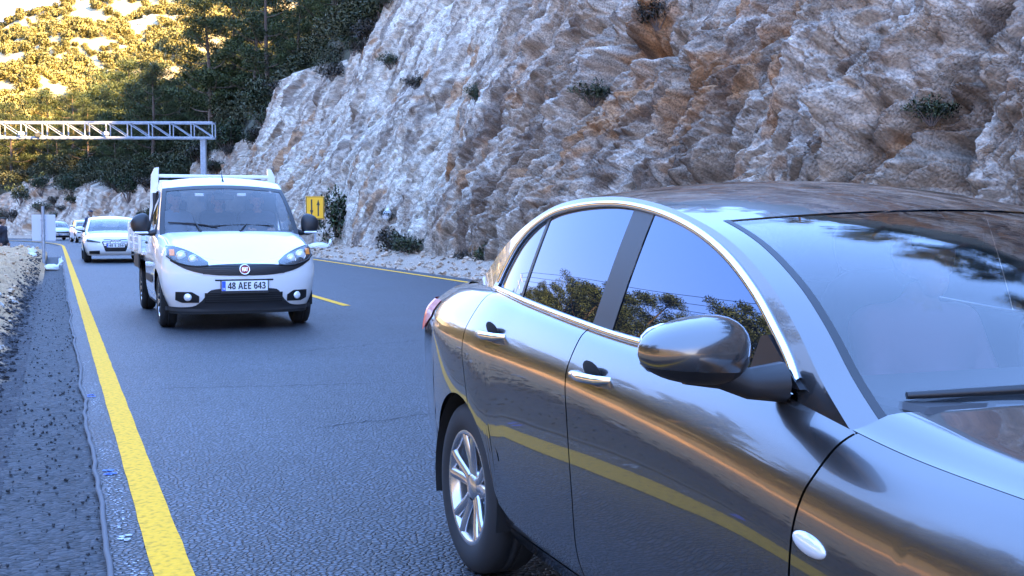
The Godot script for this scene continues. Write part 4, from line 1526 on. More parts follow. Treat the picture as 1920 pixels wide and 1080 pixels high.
func build_grey_saloon():
	var t := thing("saloon_car", "dark grey saloon car passing close by at the right", "car", Vector3(2.255, 0, -1.30), 0.0)
	var sp := sedan_spec()
	car_body(t, sp, M.grey_paint, M.film_glass, M.chrome)
	wheels(t, sp, 0.765, "spokes")
	part(nose_patch_full(sp), "front_bumper", M.grey_paint, t)
	part(nose_patch(sp, -0.42, 0.42, k_(0.56), k_(0.68), 0.006), "grille", M.black_plastic, t)
	part(nose_patch(sp, -0.46, 0.46, func(x): return 0.27, func(x): return 0.42 - 0.1 * absf(x), 0.005), "air_intake", M.black_plastic, t)
	for sg in [-1.0, 1.0]:
		part(nose_patch(sp, sg * 0.46, sg * 0.78, func(x): return 0.58 + 0.06 * (absf(x) - 0.46), func(x): return 0.685 + 0.05 * (absf(x) - 0.46), 0.006), "headlamp", M.lamp_reflector, t)
		mirror(t, sg, Vector3(sg * 0.83, 0.955, -0.82), Vector3(sg * 1.02, 1.03, -0.84), Vector3(0.125, 0.072, 0.10), M.grey_paint)
		# corner cheek of the door that carries the mirror
		var g := Geo.new()
		g.prism(PackedVector2Array([Vector2(-0.13, 0.0), Vector2(0.075, 0.0), Vector2(-0.10, 0.105), Vector2(-0.125, 0.10)]), Transform3D(Basis(Vector3(0, 0, 1), Vector3(-sg * 0.33, 0.944, 0), Vector3(1, 0, 0)), Vector3(sg * 0.795, 0.945, -0.84)), 0.016)
		part(g, "mirror_cheek", M.black_plastic, t)
		# side repeater on the wing
		g = Geo.new()
		var rp := side_pt(sp, sg, 0.60, 3.1)
		g.ball(rp, Vector3(0.012, 0.022, 0.055), Basis(Vector3.RIGHT, 0.12), 18, 10)
		part(g, "side_repeater", M.lamp_lens, t)
		# fuel flap side has a small shut line; both flanks carry a lower crease strip
	var sw := func(l: float, q: float): return top_pt(sp, l, q, 0.012)
	wiper(t, sw.call(0.665, -0.84), sw.call(0.640, -0.10), sw.call(0.60, -0.36))
	wiper(t, sw.call(0.66, -0.02), sw.call(0.66, 0.78), sw.call(0.625, 0.40))

func nose_patch_full(sp: Dictionary) -> Geo:
	var g := Geo.new()
	var f := func(u, w):
		var a: float = (u - 0.5) * PI
		return nose_pt(sp, sin(a), w * 7.0)
	g.grid(f, 44, 26, Vector3(0, 0.5, -2))
	return g

func build_white_saloon():
	# the large white saloon behind the pickup: broad single-frame grille with four rings
	var s := 39.2
	var t := thing("saloon_car", "white saloon with black trapezoid grille and four rings behind the pickup", "car", at(s, -2.5), road_turn(s))
	var sp := sedan_spec(1.045, 1.08, 1.02)
	sp.nose_len = [.34, .44, .47, .46, .44, .40, .36, .32]
	sp.nose_bulge = [0, 0, 0, .01, .015, .02, .02, .02]
	sp.hood_crown = 0.085
	car_body(t, sp, M.white_paint, M.tinted_glass, M.chrome)
	wheels(t, sp, 0.80, "spokes", 0.0, 0.325, 0.225, 0.225)
	part(nose_patch_full(sp), "front_bumper", M.white_paint, t)
	var gr := part(nose_patch(sp, -0.40, 0.40, func(x): return 0.355 + 0.30 * maxf(0.0, absf(x) - 0.30) / 0.10, func(x): return 0.725 - 0.10 * maxf(0.0, absf(x) - 0.34) / 0.06, 0.008, 28, 8), "grille", M.black_plastic, t)
	for k in 4:
		part(nose_patch(sp, -0.37 + 0.012 * k, 0.37 - 0.012 * k, k_(0.68 - 0.045 * k), k_(0.692 - 0.045 * k), 0.014, 10, 1), "slat", M.chrome, gr)
	var e := nose_find(sp, 0, 0.66, 0.03)
	for k in 4:
		var g := Geo.new()
		var pts := []
		for j in 25: pts.append(e + Vector3((k - 1.5) * 0.073 + cos(TAU * j / 24.0) * 0.048, sin(TAU * j / 24.0) * 0.048, 0.0))
		g.tube(pts, 0.009, 6, false)
		part(g, "badge_ring", M.chrome, t)
	plate(t, Transform3D(Basis.IDENTITY, nose_find(sp, 0, 0.53, 0.032)), "48 E 256")
	for sg in [-1.0, 1.0]:
		var hl := part(nose_patch(sp, sg * 0.44, sg * 0.83, func(x): return 0.615 + 0.10 * (absf(x) - 0.44), func(x): return 0.65 + 0.22 * (absf(x) - 0.44), 0.008, 14, 4), "headlamp", M.lamp_reflector, t)
		part(nose_patch(sp, sg * 0.62, sg * 0.72, func(x): return 0.64 + 0.05 * (absf(x) - 0.44), func(x): return 0.66 + 0.1 * (absf(x) - 0.44), 0.016, 6, 3), "lamp_lens", M.black_plastic, hl)
		part(nose_patch(sp, sg * 0.46, sg * 0.76, func(x): return 0.275 + 0.03 * (absf(x) - 0.46), func(x): return 0.385 - 0.05 * (absf(x) - 0.46), 0.008, 10, 4), "air_intake", M.black_plastic, t)
		mirror(t, sg, Vector3(sg * 0.86, 0.97, -0.92), Vector3(sg * 1.02, 1.05, -0.94), Vector3(0.125, 0.075, 0.09), M.white_paint)

func build_far_cars():
	# third in the queue: white hatch with a black lower mouth; fourth: silver, lamps lit
	var s := 80.0
	var t := thing("hatchback_car", "white car with black lower mouth, further back behind the white saloon", "car", at(s, -1.45), road_turn(s))
	var sp := sedan_spec(1.01, 0.96, 1.03)
	car_body(t, sp, M.white_paint, M.tinted_glass, M.black_plastic)
	wheels(t, sp, 0.775, "spokes")
	part(nose_patch_full(sp), "front_bumper", M.white_paint, t)
	part(nose_patch(sp, -0.52, 0.52, func(x): return 0.55 + 0.10 * absf(x), func(x): return 0.64 + 0.04 * absf(x), 0.008), "grille", M.black_plastic, t)
	part(nose_patch(sp, -0.50, 0.50, func(x): return 0.26, func(x): return 0.40 - 0.14 * absf(x), 0.008), "air_intake", M.black_plastic, t)
	plate(t, Transform3D(Basis.IDENTITY, nose_find(sp, 0, 0.46, 0.02)), "48 D 118")
	for sg in [-1.0, 1.0]:
		part(nose_patch(sp, sg * 0.50, sg * 0.80, func(x): return 0.60 + 0.06 * (absf(x) - 0.5), func(x): return 0.665 + 0.12 * (absf(x) - 0.5), 0.008), "headlamp", M.lamp_reflector, t)
		part(nose_patch(sp, sg * 0.58, sg * 0.76, k_(0.29), k_(0.40), 0.009, 8, 4), "fog_lamp", M.black_plastic, t)
		mirror(t, sg, Vector3(sg * 0.83, 0.97, -0.78), Vector3(sg * 0.99, 1.05, -0.80), Vector3(0.115, 0.075, 0.09), M.white_paint)
	s = 94.0
	t = thing("estate_car", "silver car with lit headlamps at the end of the queue", "car", at(s, -1.1), road_turn(s))
	sp = sedan_spec(0.99, 0.95, 1.04)
	car_body(t, sp, M.silver_paint, M.tinted_glass, M.black_plastic)
	wheels(t, sp, 0.765, "spokes")
	part(nose_patch_full(sp), "front_bumper", M.silver_paint, t)
	part(nose_patch(sp, -0.44, 0.44, k_(0.57), k_(0.66), 0.008), "grille", M.black_plastic, t)
	part(nose_patch(sp, -0.62, 0.62, k_(0.26), func(x): return 0.37, 0.008), "air_intake", M.black_plastic, t)
	plate(t, Transform3D(Basis.IDENTITY, nose_find(sp, 0, 0.46, 0.02)), "48 K 731")
	for sg in [-1.0, 1.0]:
		var hl := part(nose_patch(sp, sg * 0.47, sg * 0.79, func(x): return 0.58 + 0.05 * (absf(x) - 0.47), func(x): return 0.68 + 0.05 * (absf(x) - 0.47), 0.008), "headlamp", M.lamp_reflector, t)
		var g := Geo.new()
		g.ball(nose_find(sp, sg * 0.63, 0.63, 0.02), Vector3(0.075, 0.05, 0.02), Basis.IDENTITY, 12, 8)
		part(g, "lamp_bulb_light", M.lit_lamp, hl)
		mirror(t, sg, Vector3(sg * 0.82, 0.98, -0.77), Vector3(sg * 0.98, 1.06, -0.79), Vector3(0.115, 0.075, 0.09), M.silver_paint)

func pickup_spec() -> Dictionary:
	var rows := [
		[[.80, .26], [.85, .38], [.885, .54], [.893, .70], [.882, .82], [.862, .90], [.835, .955], [.80, .985]],
		[[.86, .24], [.902, .40], [.912, .58], [.914, .76], [.905, .90], [.886, .98], [.855, 1.035], [.815, 1.065]],
		[[.86, .24], [.90, .40], [.91, .58], [.914, .78], [.908, .93], [.897, 1.01], [.878, 1.07], [.855, 1.10]],
		[[.86, .24], [.90, .40], [.908, .58], [.913, .80], [.910, .95], [.903, 1.03], [.888, 1.09], [.873, 1.12]],
		[[.86, .24], [.90, .40], [.908, .58], [.913, .80], [.910, .95], [.903, 1.03], [.888, 1.09], [.873, 1.12]]]
	var rr := []
	for r in rows:
		var q := []
		for p in r: q.append(Vector2(p[0], p[1]))
		rr.append(q)
	return {"ls": [-0.38, 0.0, 0.35, 0.9, 1.72], "rows": rr, "wb": 3.105, "wr": 0.32, "arch": 0.372, "tum": 0.17, "tum2": 0.10, "nn": 2.5, "kl": 1.0, "kw": 1.0, "ky": 1.0,
		"rail_l": [.22, .34, .50, .70, .88, 1.02, 1.2, 1.72], "rail_y": [1.085, 1.20, 1.36, 1.53, 1.655, 1.72, 1.76, 1.775],
		"dlo_l": [.52, .56, .72, .90, 1.05, 1.25, 1.56, 1.60], "dlo_y": [1.14, 1.26, 1.42, 1.545, 1.61, 1.635, 1.635, 1.60],
		"bow_l": [.22, .88, 1.3, 1.72], "bow": [.24, .15, .03, 0.0], "crown": [.02, .045, .065, .065],
		"ws": 0.90, "hood_l": 0.24, "hood_bow": 0.20, "hood_crown": 0.045, "hood_edge": 0.14,
		"nose_len": [.40, .46, .49, .50, .49, .45, .40, .36], "nose_bulge": [0, 0, -.01, -.045, -.095, -.145, -.185, -.205]}

func build_pickup():
	var t := thing("pickup_truck", "white dropside pickup driving towards the camera in the near lane", "truck", Vector3(2.08, 0, -15.0), 0.0)
	t.scale = Vector3.ONE * 1.03
	var sp := pickup_spec()
	var paint: Material = M.white_paint
	var gap := 0.0035
	for sg in [-1.0, 1.0]:
		part(side_panel(sp, sg, k_(sp.ls[0]), k_(0.52 - gap), 0.05, 7.0, 50, 24), "front_wing", paint, t)
		var door := part(side_panel(sp, sg, k_(0.52 + gap), k_(1.62 - gap), 0.3, 7.0, 30, 24), "front_door", paint, t)
		part(side_panel(sp, sg, k_(1.62 + gap), k_(1.72), 0.05, 7.0, 4, 24), "rear_corner", paint, t)
		part(side_panel(sp, sg, k_(-0.3), k_(1.7), 0.1, 6.9, 50, 10, -0.02), "inner_side", M.gap, t)
		part(side_panel(sp, sg, k_(0.42), k_(1.70), 0.0, 0.28, 10, 3), "sill", M.dark_plastic, t)
		part(side_panel(sp, sg, k_(0.56), k_(1.60), 1.55, 2.05, 14, 3, 0.012), "rub_strip", M.dark_plastic, door)
		var hp := side_pt(sp, sg, 1.50, 4.3)
		var g := Geo.new()
		g.box(hp, Vector3(0.035, 0.035, 0.17), 0.012)
		part(g, "door_handle", M.black_plastic, door)
		var belt := func(l): return net_at(sp, l, 7.0).y + 0.015
		var dlo := func(l): return pick(sp.dlo_l, sp.dlo_y, l)
		var rail := func(l): return pick(sp.rail_l, sp.rail_y, l)
		part(gh_panel(sp, sg, 0.52, 1.60, belt, dlo, 30, 10, -0.006), "side_window", M.tinted_glass, t)
		g = Geo.new()
		var pts := []
		for k in 41:
			var l := lerpf(0.52, 1.60, 0.5 - 0.5 * cos(k / 40.0 * PI))
			var y: float = dlo.call(l) + 0.004
			pts.append(Vector3(sg * gh(sp, l, y), y, -l))
		for k in 11:
			var l := lerpf(1.60, 0.52, k / 10.0)
			pts.append(Vector3(sg * gh(sp, l, belt.call(l) - 0.004), belt.call(l) - 0.004, -l))
		g.tube(pts, 0.012, 6, false)
		part(g, "window_seal", M.black_plastic, t)
		part(gh_panel(sp, sg, 0.225, 1.72, func(l): return minf(dlo.call(l), rail.call(l) - 0.01) if l > 0.52 and l < 1.60 else net_at(sp, l, 7.0).y - 0.004, rail, 70, 6), "roof_side", paint, t)
		part(top_panel(sp, 0.22, 0.90, sg * 0.93, sg * 0.995, 24, 4, 0.002), "windscreen_pillar", M.black_plastic, t)
		# front wheel arch, mirrors, lamps
		mirror(t, sg, Vector3(sg * 0.88, 1.12, -0.50), Vector3(sg * 1.045, 1.215, -0.53), Vector3(0.115, 0.135, 0.10), M.black_plastic)
		g = Geo.new()
		g.box(Vector3(sg * 1.04, 1.115, -0.46), Vector3(0.17, 0.03, 0.06), 0.012)
		part(g, "mirror_repeater", M.lamp_lens, t)
		var lo := func(x: float): return pick([0.40, 0.50, 0.62, 0.75, 0.83], [0.752, 0.745, 0.758, 0.80, 0.86], absf(x))
		var hi := func(x: float): return pick([0.40, 0.50, 0.62, 0.75, 0.83], [0.790, 0.862, 0.925, 0.968, 0.975], absf(x))
		var hl := part(nose_patch(sp, sg * 0.40, sg * 0.83, lo, hi, 0.004, 20, 8), "headlamp", M.lamp_reflector, t)
		for q in [[0.56, 0.815, 0.046], [0.68, 0.855, 0.052]]:
			g = Geo.new()
			var c := nose_find(sp, sg * q[0], q[1], 0.006)
			g.ball(c, Vector3(q[2], q[2], 0.022), Basis.IDENTITY, 16, 8)
			part(g, "lamp_lens", M.lamp_lens, hl)
			g = Geo.new()
			var ring := []
			for j in 21: ring.append(c + Vector3(cos(TAU * j / 20.0) * q[2] * 1.12, sin(TAU * j / 20.0) * q[2] * 1.12, 0.006 - 0.10 * absf(0.0)))
			g.tube(ring, 0.006, 6, false)
			part(g, "lamp_ring", M.chrome, hl)
		part(nose_patch(sp, sg * 0.75, sg * 0.80, k_(0.86), k_(0.93), 0.01, 4, 4), "turn_signal", M.amber, hl)
		part(nose_patch(sp, sg * 0.40, sg * 0.83, lo, hi, 0.030, 20, 8), "lamp_cover", M.lamp_glass, hl)
		var edge := Geo.new()
		var ep := []
		for j in 25: ep.append(nose_find(sp, sg * lerpf(0.40, 0.83, j / 24.0), lo.call(lerpf(0.40, 0.83, j / 24.0)) - 0.004, 0.012))
		edge.tube(ep, 0.010, 6)
		part(edge, "lamp_bezel", M.black_plastic, hl)
		# fog lamp in a black bezel
		var fl := part(nose_patch(sp, sg * 0.50, sg * 0.75, func(x): return 0.325 + 0.10 * maxf(0.0, absf(x) - 0.68) / 0.07 * 0.3, func(x): return 0.452 - 0.05 * maxf(0.0, 0.58 - absf(x)) / 0.08, 0.006, 14, 6), "fog_lamp_bezel", M.black_plastic, t)
		g = Geo.new()
		var fc := nose_find(sp, sg * 0.62, 0.392, 0.012)
		g.ball(fc, Vector3(0.045, 0.045, 0.02), Basis(Vector3.UP, sg * 0.35), 16, 8)
		part(g, "fog_lamp", M.lamp_lens, fl)
	part(top_panel(sp, 0.90, 1.72, -1.0, 1.0, 24, 30), "roof", paint, t)
	part(top_panel(sp, 0.22, 0.90, -0.932, 0.932, 24, 30, -0.004), "windscreen", M.glass, t)
	part(top_panel(sp, 0.83, 0.90, -0.93, 0.93, 4, 30, 0.0015), "windscreen_band", M.black_plastic, t)
	part(hood_geo(sp), "bonnet", paint, t)
	part(nose_patch_full(sp), "front_bumper", paint, t)
	# black smile grille between the lamps
	var glo := func(x: float): return pick([0.0, 0.3, 0.5, 0.65, 0.80], [0.632, 0.640, 0.668, 0.715, 0.80], absf(x))
	var ghi := func(x: float): return pick([0.0, 0.3, 0.45, 0.55, 0.65, 0.80], [0.765, 0.758, 0.748, 0.745, 0.762, 0.83], absf(x))
	var gr := part(nose_patch(sp, -0.80, 0.80, glo, ghi, 0.006, 50, 6), "grille", M.black_plastic, t)
	for k in 5:
		var yy := 0.655 + k * 0.021
		part(nose_patch(sp, -0.46, 0.46, k_(yy), k_(yy + 0.007), 0.014, 20, 1), "slat", M.dark_plastic, gr)
	part(nose_patch(sp, -0.33, 0.33, k_(0.575), k_(0.592), 0.006, 16, 1), "vent_slot", M.gap, t)
	var llo := func(x: float): return 0.225
	var lhi := func(x: float): return pick([0.0, 0.38, 0.46, 0.56, 0.86], [0.475, 0.470, 0.36, 0.285, 0.275], absf(x))
	var lip := part(nose_patch(sp, -0.84, 0.84, llo, lhi, 0.007, 50, 6), "lower_bumper", M.dark_plastic, t)
	part(nose_patch(sp, -0.44, 0.44, k_(0.33), k_(0.44), 0.016, 20, 2), "air_intake", M.under, lip)
	for k in 4:
		part(nose_patch(sp, -0.43, 0.43, k_(0.345 + k * 0.026), k_(0.351 + k * 0.026), 0.022, 16, 1), "slat", M.dark_plastic, lip)
	part(nose_patch(sp, -0.80, 0.80, k_(0.19), k_(0.224), 0.0, 30, 3), "chin", M.under, t)
	# round badge
	var bd := Node3D.new()
	put(bd, "badge", t)
	bd.position = nose_find(sp, 0, 0.70, 0.012)
	bd.rotation.x = -0.12
	var g := Geo.new()
	var zf := Transform3D(Basis(Vector3(0, 0, 1), Vector3.UP, Vector3(-1, 0, 0)), Vector3.ZERO)
	g.lathe([Vector2(0.062, 0.0), Vector2(0.062, 0.014), Vector2(0.055, 0.022), Vector2(0.048, 0.014)], zf, 32)
	part(g, "badge_ring", M.chrome, bd)
	g = Geo.new()
	g.lathe([Vector2(0.049, 0.012), Vector2(0.001, 0.015)], zf, 32)
	part(g, "badge_disc", M.badge_red, bd)
	letters(bd, "FIAT", 0.042, Vector3(0, 0, 0.018), M.chrome, "badge_lettering", 0.062)
	plate(t, Transform3D(Basis.IDENTITY, nose_find(sp, -0.0, 0.515, 0.02)), "48 AEE 643")
	# scuttle, wipers
	g = Geo.new()
	var f := func(u, w):
		var q = w * 1.9 - 0.95
		var a := top_pt(sp, 0.27, q)
		var hb := Vector3(q * 0.80, net_at(sp, 0.24, 7.0).y + 0.0, -(0.24 - 0.20 * (1.0 - q * q)) + 0.06)
		return hb.lerp(a, u) + Vector3(0, -0.008, 0)
	g.grid(f, 4, 24, Vector3(0, 0, -0.5))
	part(g, "scuttle", M.black_plastic, t)
	var sw := func(l: float, q: float): return top_pt(sp, l, q, 0.018)
	wiper(t, sw.call(0.36, -0.88), sw.call(0.29, -0.20), sw.call(0.235, -0.45))
	wiper(t, sw.call(0.30, -0.30), sw.call(0.31, 0.62), sw.call(0.235, 0.1))
	g = Geo.new()
	g.tube([top_pt(sp, 1.0, 0.0, -0.002), top_pt(sp, 1.05, 0.0, 0.03), top_pt(sp, 1.12, 0.0, 0.10)], [0.016, 0.008, 0.003], 8)
	part(g, "aerial", M.black_plastic, t)
	# toll tag and mirror behind the screen
	g = Geo.new()
	g.box(Vector3(0, 1.56, -0.80), Vector3(0.25, 0.07, 0.03), 0.012)
	g.tube([Vector3(0, 1.58, -0.80), Vector3(0, 1.68, -0.82)], 0.01, 6)
	part(g, "rear_view_mirror", M.black_plastic, t)
	for q in [-0.42, 0.26]:
		g = Geo.new()
		g.box(top_pt(sp, 0.80, q, -0.05), Vector3(0.11, 0.035, 0.02), 0.006)
		part(g, "toll_tag", M.plate_white, t)
	# back wall of the cab with its window, floor, dash, seats
	g = Geo.new()
	g.box(Vector3(0, 0.72, -1.70), Vector3(1.74, 0.84, 0.04), 0.01)
	g.box(Vector3(0, 1.72, -1.70), Vector3(1.44, 0.16, 0.04), 0.01)
	for sg in [-1.0, 1.0]: g.box(Vector3(sg * 0.71, 1.39, -1.70), Vector3(0.26, 0.52, 0.04), 0.01)
	part(g, "cab_back", paint, t)
	g = Geo.new()
	g.box(Vector3(0, 1.39, -1.70), Vector3(1.16, 0.50, 0.008))
	part(g, "cab_back_window", M.tinted_glass, t)
	g = Geo.new()
	g.box(Vector3(0, 0.80, -1.66), Vector3(1.66, 0.66, 0.02), 0.0)
	for sg in [-1.0, 1.0]:
		g.box(Vector3(sg * 0.70, 1.38, -1.66), Vector3(0.22, 0.5, 0.02), 0.0)
		g.box(Vector3(sg * 0.84, 0.72, -1.05), Vector3(0.02, 0.66, 1.1), 0.0)
	g.grid(func(u, w): return top_pt(sp, lerpf(0.93, 1.68, u), lerpf(-0.95, 0.95, w), -0.03), 8, 12, Vector3(0, 3, -1.3))
	part(g, "cab_lining", M.dash, t)
	g = Geo.new()
	g.box(Vector3(0, 0.98, -0.56), Vector3(1.56, 0.20, 0.36), 0.06)
	g.box(Vector3(0, 1.05, -0.36), Vector3(1.50, 0.03, 0.36), 0.01)
	part(g, "dashboard", M.dash, t)
	for x in [-0.5, 0.0, 0.5]: seat(t, x, 1.18, 0.72)
	steering(t, Vector3(0.5, 1.08, -0.78))
	g = Geo.new()
	g.box(Vector3(0, 0.33, -1.35), Vector3(1.20, 0.14, 3.7), 0.03)
	g.box(Vector3(0, 0.40, -1.1), Vector3(1.5, 0.12, 0.9), 0.03)
	part(g, "chassis", M.under, t)
	for ax in [0.0, sp.wb]:
		for sg in [-1.0, 1.0]:
			g = Geo.new()
			var f3 := func(u, w):
				var an := lerpf(-0.2, PI + 0.2, u)
				return Vector3(sg * lerpf(0.58, 0.885, w), sp.wr + sin(an) * 0.368, -ax + cos(an) * 0.368)
			g.grid(f3, 20, 2, Vector3(sg * 0.7, 5, -ax))
			part(g, "wheel_well", M.under, t)
	wheels(t, sp, 0.79, "cover", 0.0, 0.32, 0.205, 0.195)
	# dropside bed
	var bed := Node3D.new()
	put(bed, "load_bed", t)
	g = Geo.new()
	g.box(Vector3(0, 0.83, -3.05), Vector3(1.90, 0.06, 2.45), 0.01)
	for z in [-2.2, -2.9, -3.6]: g.box(Vector3(0, 0.75, z), Vector3(1.7, 0.10, 0.08), 0.01)
	part(g, "bed_floor", paint, bed)
	for sg in [-1.0, 1.0]:
		g = Geo.new()
		for k in 4: g.box(Vector3(sg * 0.965, 0.905 + k * 0.098, -3.05), Vector3(0.026, 0.092, 2.42), 0.01)
		for z in [-1.86, -3.05, -4.24]: g.box(Vector3(sg * 0.968, 1.04, z), Vector3(0.045, 0.42, 0.06), 0.01)
		part(g, "dropside", paint, bed)
		g = Geo.new()
		g.box(Vector3(sg * 0.93, 0.70, -3.10), Vector3(0.03, 0.20, 1.0), 0.01)
		part(g, "mudguard", M.dark_plastic, bed)
		# headboard uprights standing above the roof
		g = Geo.new()
		g.prism(PackedVector2Array([Vector2(-0.045, 0.8), Vector2(0.055, 0.8), Vector2(0.05, 1.87), Vector2(0.01, 1.965), Vector2(-0.045, 1.975)]), Transform3D(Basis(Vector3(sg, 0, 0), Vector3(-sg * 0.05, 1, 0), Vector3(0, 0, 1)), Vector3(sg * 0.86, 0, -1.80)), 0.05)
		part(g, "headboard_post", paint, bed)
	g = Geo.new()
	for k in 4: g.box(Vector3(0, 0.905 + k * 0.098, -4.27), Vector3(1.88, 0.092, 0.026), 0.01)
	part(g, "tailboard", paint, bed)
	g = Geo.new()
	for y in [0.95, 1.2, 1.86]: g.box(Vector3(0, y, -1.80), Vector3(1.60, 0.045, 0.03), 0.01)
	part(g, "headboard_rail", paint, bed)

func build_vehicles():
	build_grey_saloon()
	build_pickup()
	build_white_saloon()
	build_far_cars()

# ---------------------------------------------------------------- gantry, signs
func build_gantry():
	var pr := Vector3(9.5, -0.4, -82.3)       # foot of the post
	var dir := Vector3(-1.0, 0.0, -0.36).normalized()
	var t := thing("overhead_gantry", "grey steel lattice gantry spanning the road with cameras", "gantry", pr)
	var y0 := 7.3
	var y1 := 8.32
	var over := -dir * 0.75
	var g := Geo.new()
	var b := Basis(dir, Vector3.UP, dir.cross(Vector3.UP))
	g.box(Vector3(0, y0 * 0.5 - 0.25, 0), Vector3(0.36, y0 + 0.4, 0.36), 0.02, b)
	g.box(Vector3(0, 0.05, 0), Vector3(0.7, 0.06, 0.7), 0.01, b)
	part(g, "post", M.galvanised, t)
	var bay := 1.42
	var n := 17
	var dz := dir.cross(Vector3.UP) * 0.45
	for q in [[y0, 1.0], [y0, -1.0], [y1, 1.0], [y1, -1.0]]:
		g = Geo.new()
		var a: Vector3 = over + Vector3(0, q[0], 0) + dz * q[1]
		var e: Vector3 = a + dir * bay * n
		g.box((a + e) * 0.5, Vector3(bay * n, 0.13, 0.13), 0.01, b)
		part(g, "chord", M.galvanised, t)
	for k in n + 1:
		var p := over + dir * bay * k
		for sg in [-1.0, 1.0]:
			g = Geo.new()
			g.box(p + Vector3(0, (y0 + y1) * 0.5, 0) + dz * sg + dir * 0.03, Vector3(0.07, y1 - y0 - 0.132, 0.07), 0.0, b)
			part(g, "upright", M.galvanised, t)
			if k < n:
				g = Geo.new()
				g.tube([p + dir * 0.1 + Vector3(0, y0 + 0.07, 0) + dz * sg * 1.05, p + dir * (bay - 0.02) + Vector3(0, y1 - 0.07, 0) + dz * sg * 1.05], 0.032, 6)
				part(g, "diagonal", M.galvanised, t)
		g = Geo.new()
		g.box(p + Vector3(0, y0, 0), Vector3(0.06, 0.06, 0.77), 0.0, b)
		g.box(p + Vector3(0, y1, 0), Vector3(0.06, 0.06, 0.77), 0.0, b)
		part(g, "cross_tie", M.galvanised, t)
	# cameras: white heads inside the lattice, black flash boxes under it, masts on top
	for q in [5.0, 9.0, 14.2]:
		var p = over + dir * bay * q + dz * -1.3
		var c := thing("traffic_camera", "white camera head on the gantry lattice, %s" % {5.0: "nearest the post", 9.0: "middle one of three", 14.2: "farthest from the post"}[q], "camera", pr + p + Vector3(0, y0 + 0.24, 0), atan2(dir.z, dir.x) * -1.0, "cameras on the gantry")
		g = Geo.new()
		g.box(Vector3(0, 0.02, 0.1), Vector3(0.24, 0.24, 0.5), 0.04)
		part(g, "housing", M.white_plastic, c)
		g = Geo.new()
		g.box(Vector3(0, -0.16, 0.0), Vector3(0.08, 0.16, 0.12), 0.01)
		part(g, "bracket", M.galvanised, c)
		g = Geo.new()
		g.box(Vector3(0, 0.02, 0.352), Vector3(0.16, 0.15, 0.01), 0.0)
		part(g, "lens_glass", M.black_plastic, c)
	for q in [8.2, 12.1]:
		var p = over + dir * bay * q + dz * -1.45
		var c := thing("flash_box", "black flash box under the gantry, %s" % ("right one of the pair" if q < 10 else "left one of the pair"), "camera", pr + p + Vector3(0, y0 + 0.13, 0), 0.05, "flash boxes on the gantry")
		g = Geo.new()
		g.box(Vector3(0, 0.0, 0.1), Vector3(0.36, 0.28, 0.24), 0.03)
		part(g, "housing", M.black_plastic, c)
		g = Geo.new()
		g.box(Vector3(0, 0.23, 0.08), Vector3(0.05, 0.20, 0.05), 0.0)
		part(g, "bracket", M.galvanised, c)
	for q in [11.4, 15.0]:
		var p = over + dir * bay * q
		var c := thing("sensor_mast", "small white sensor on a short mast atop the gantry, %s" % ("right one" if q < 13 else "left one"), "sensor", pr + p + Vector3(0, y1 + 0.06, 0), 0.0, "sensors atop the gantry")
		g = Geo.new()
		g.tube([Vector3(0, 0, 0), Vector3(0, 0.62, 0)], 0.025, 8)
		part(g, "mast", M.galvanised, c)
		g = Geo.new()
		g.box(Vector3(0, 0.68, 0), Vector3(0.22, 0.16, 0.16), 0.03)
		part(g, "sensor_head", M.white_plastic, c)

func sandbag(ctr: Vector3, size: Vector3, turn: float, label: String, ear := Vector3(0.5, 0.3, 0)):
	var t := thing("sandbag", label, "sandbag", ctr, turn, "white sandbags holding the signs")
	var g := Geo.new()
	var f := func(u, w):
		var th: float = u * TAU
		var ph: float = (w - 0.5) * PI
		var p := Vector3(cos(ph) * cos(th), sin(ph), cos(ph) * sin(th))
		p = Vector3(signf(p.x) * pow(absf(p.x), 0.75), p.y, signf(p.z) * pow(absf(p.z), 0.75))
		var k: float = 1.0 + 0.16 * nz.f.get_noise_3d(p.x * 1.3 + ctr.x * 5.0, p.y * 1.3 + turn, p.z * 1.3)
		if p.y < 0.0: p.y *= 0.6
		return p * size * k + Vector3(0, size.y * 0.5, 0)
	g.grid(f, 30, 16, Vector3(0, size.y * 0.5, 0))
	part(g, "bag", M.white_plastic, t)
	g = Geo.new()
	# gathered neck of the bag
	var a := Vector3(size.x * 0.8 * signf(ear.x), size.y * 0.7, 0)
	var f2 := func(u, w):
		var r := lerpf(0.05, 0.025, smooth(0.0, 0.45, w)) + 0.075 * smooth(0.5, 1.0, w)
		var fold = 1.0 + 0.35 * sin(u * TAU * 5.0) * w
		return a + ear * w * 0.55 + Vector3(0, cos(u * TAU) * r * fold, sin(u * TAU) * r * fold)
	g.grid(f2, 24, 10, a + ear * 0.25)
	part(g, "bag_neck", M.white_plastic, t)

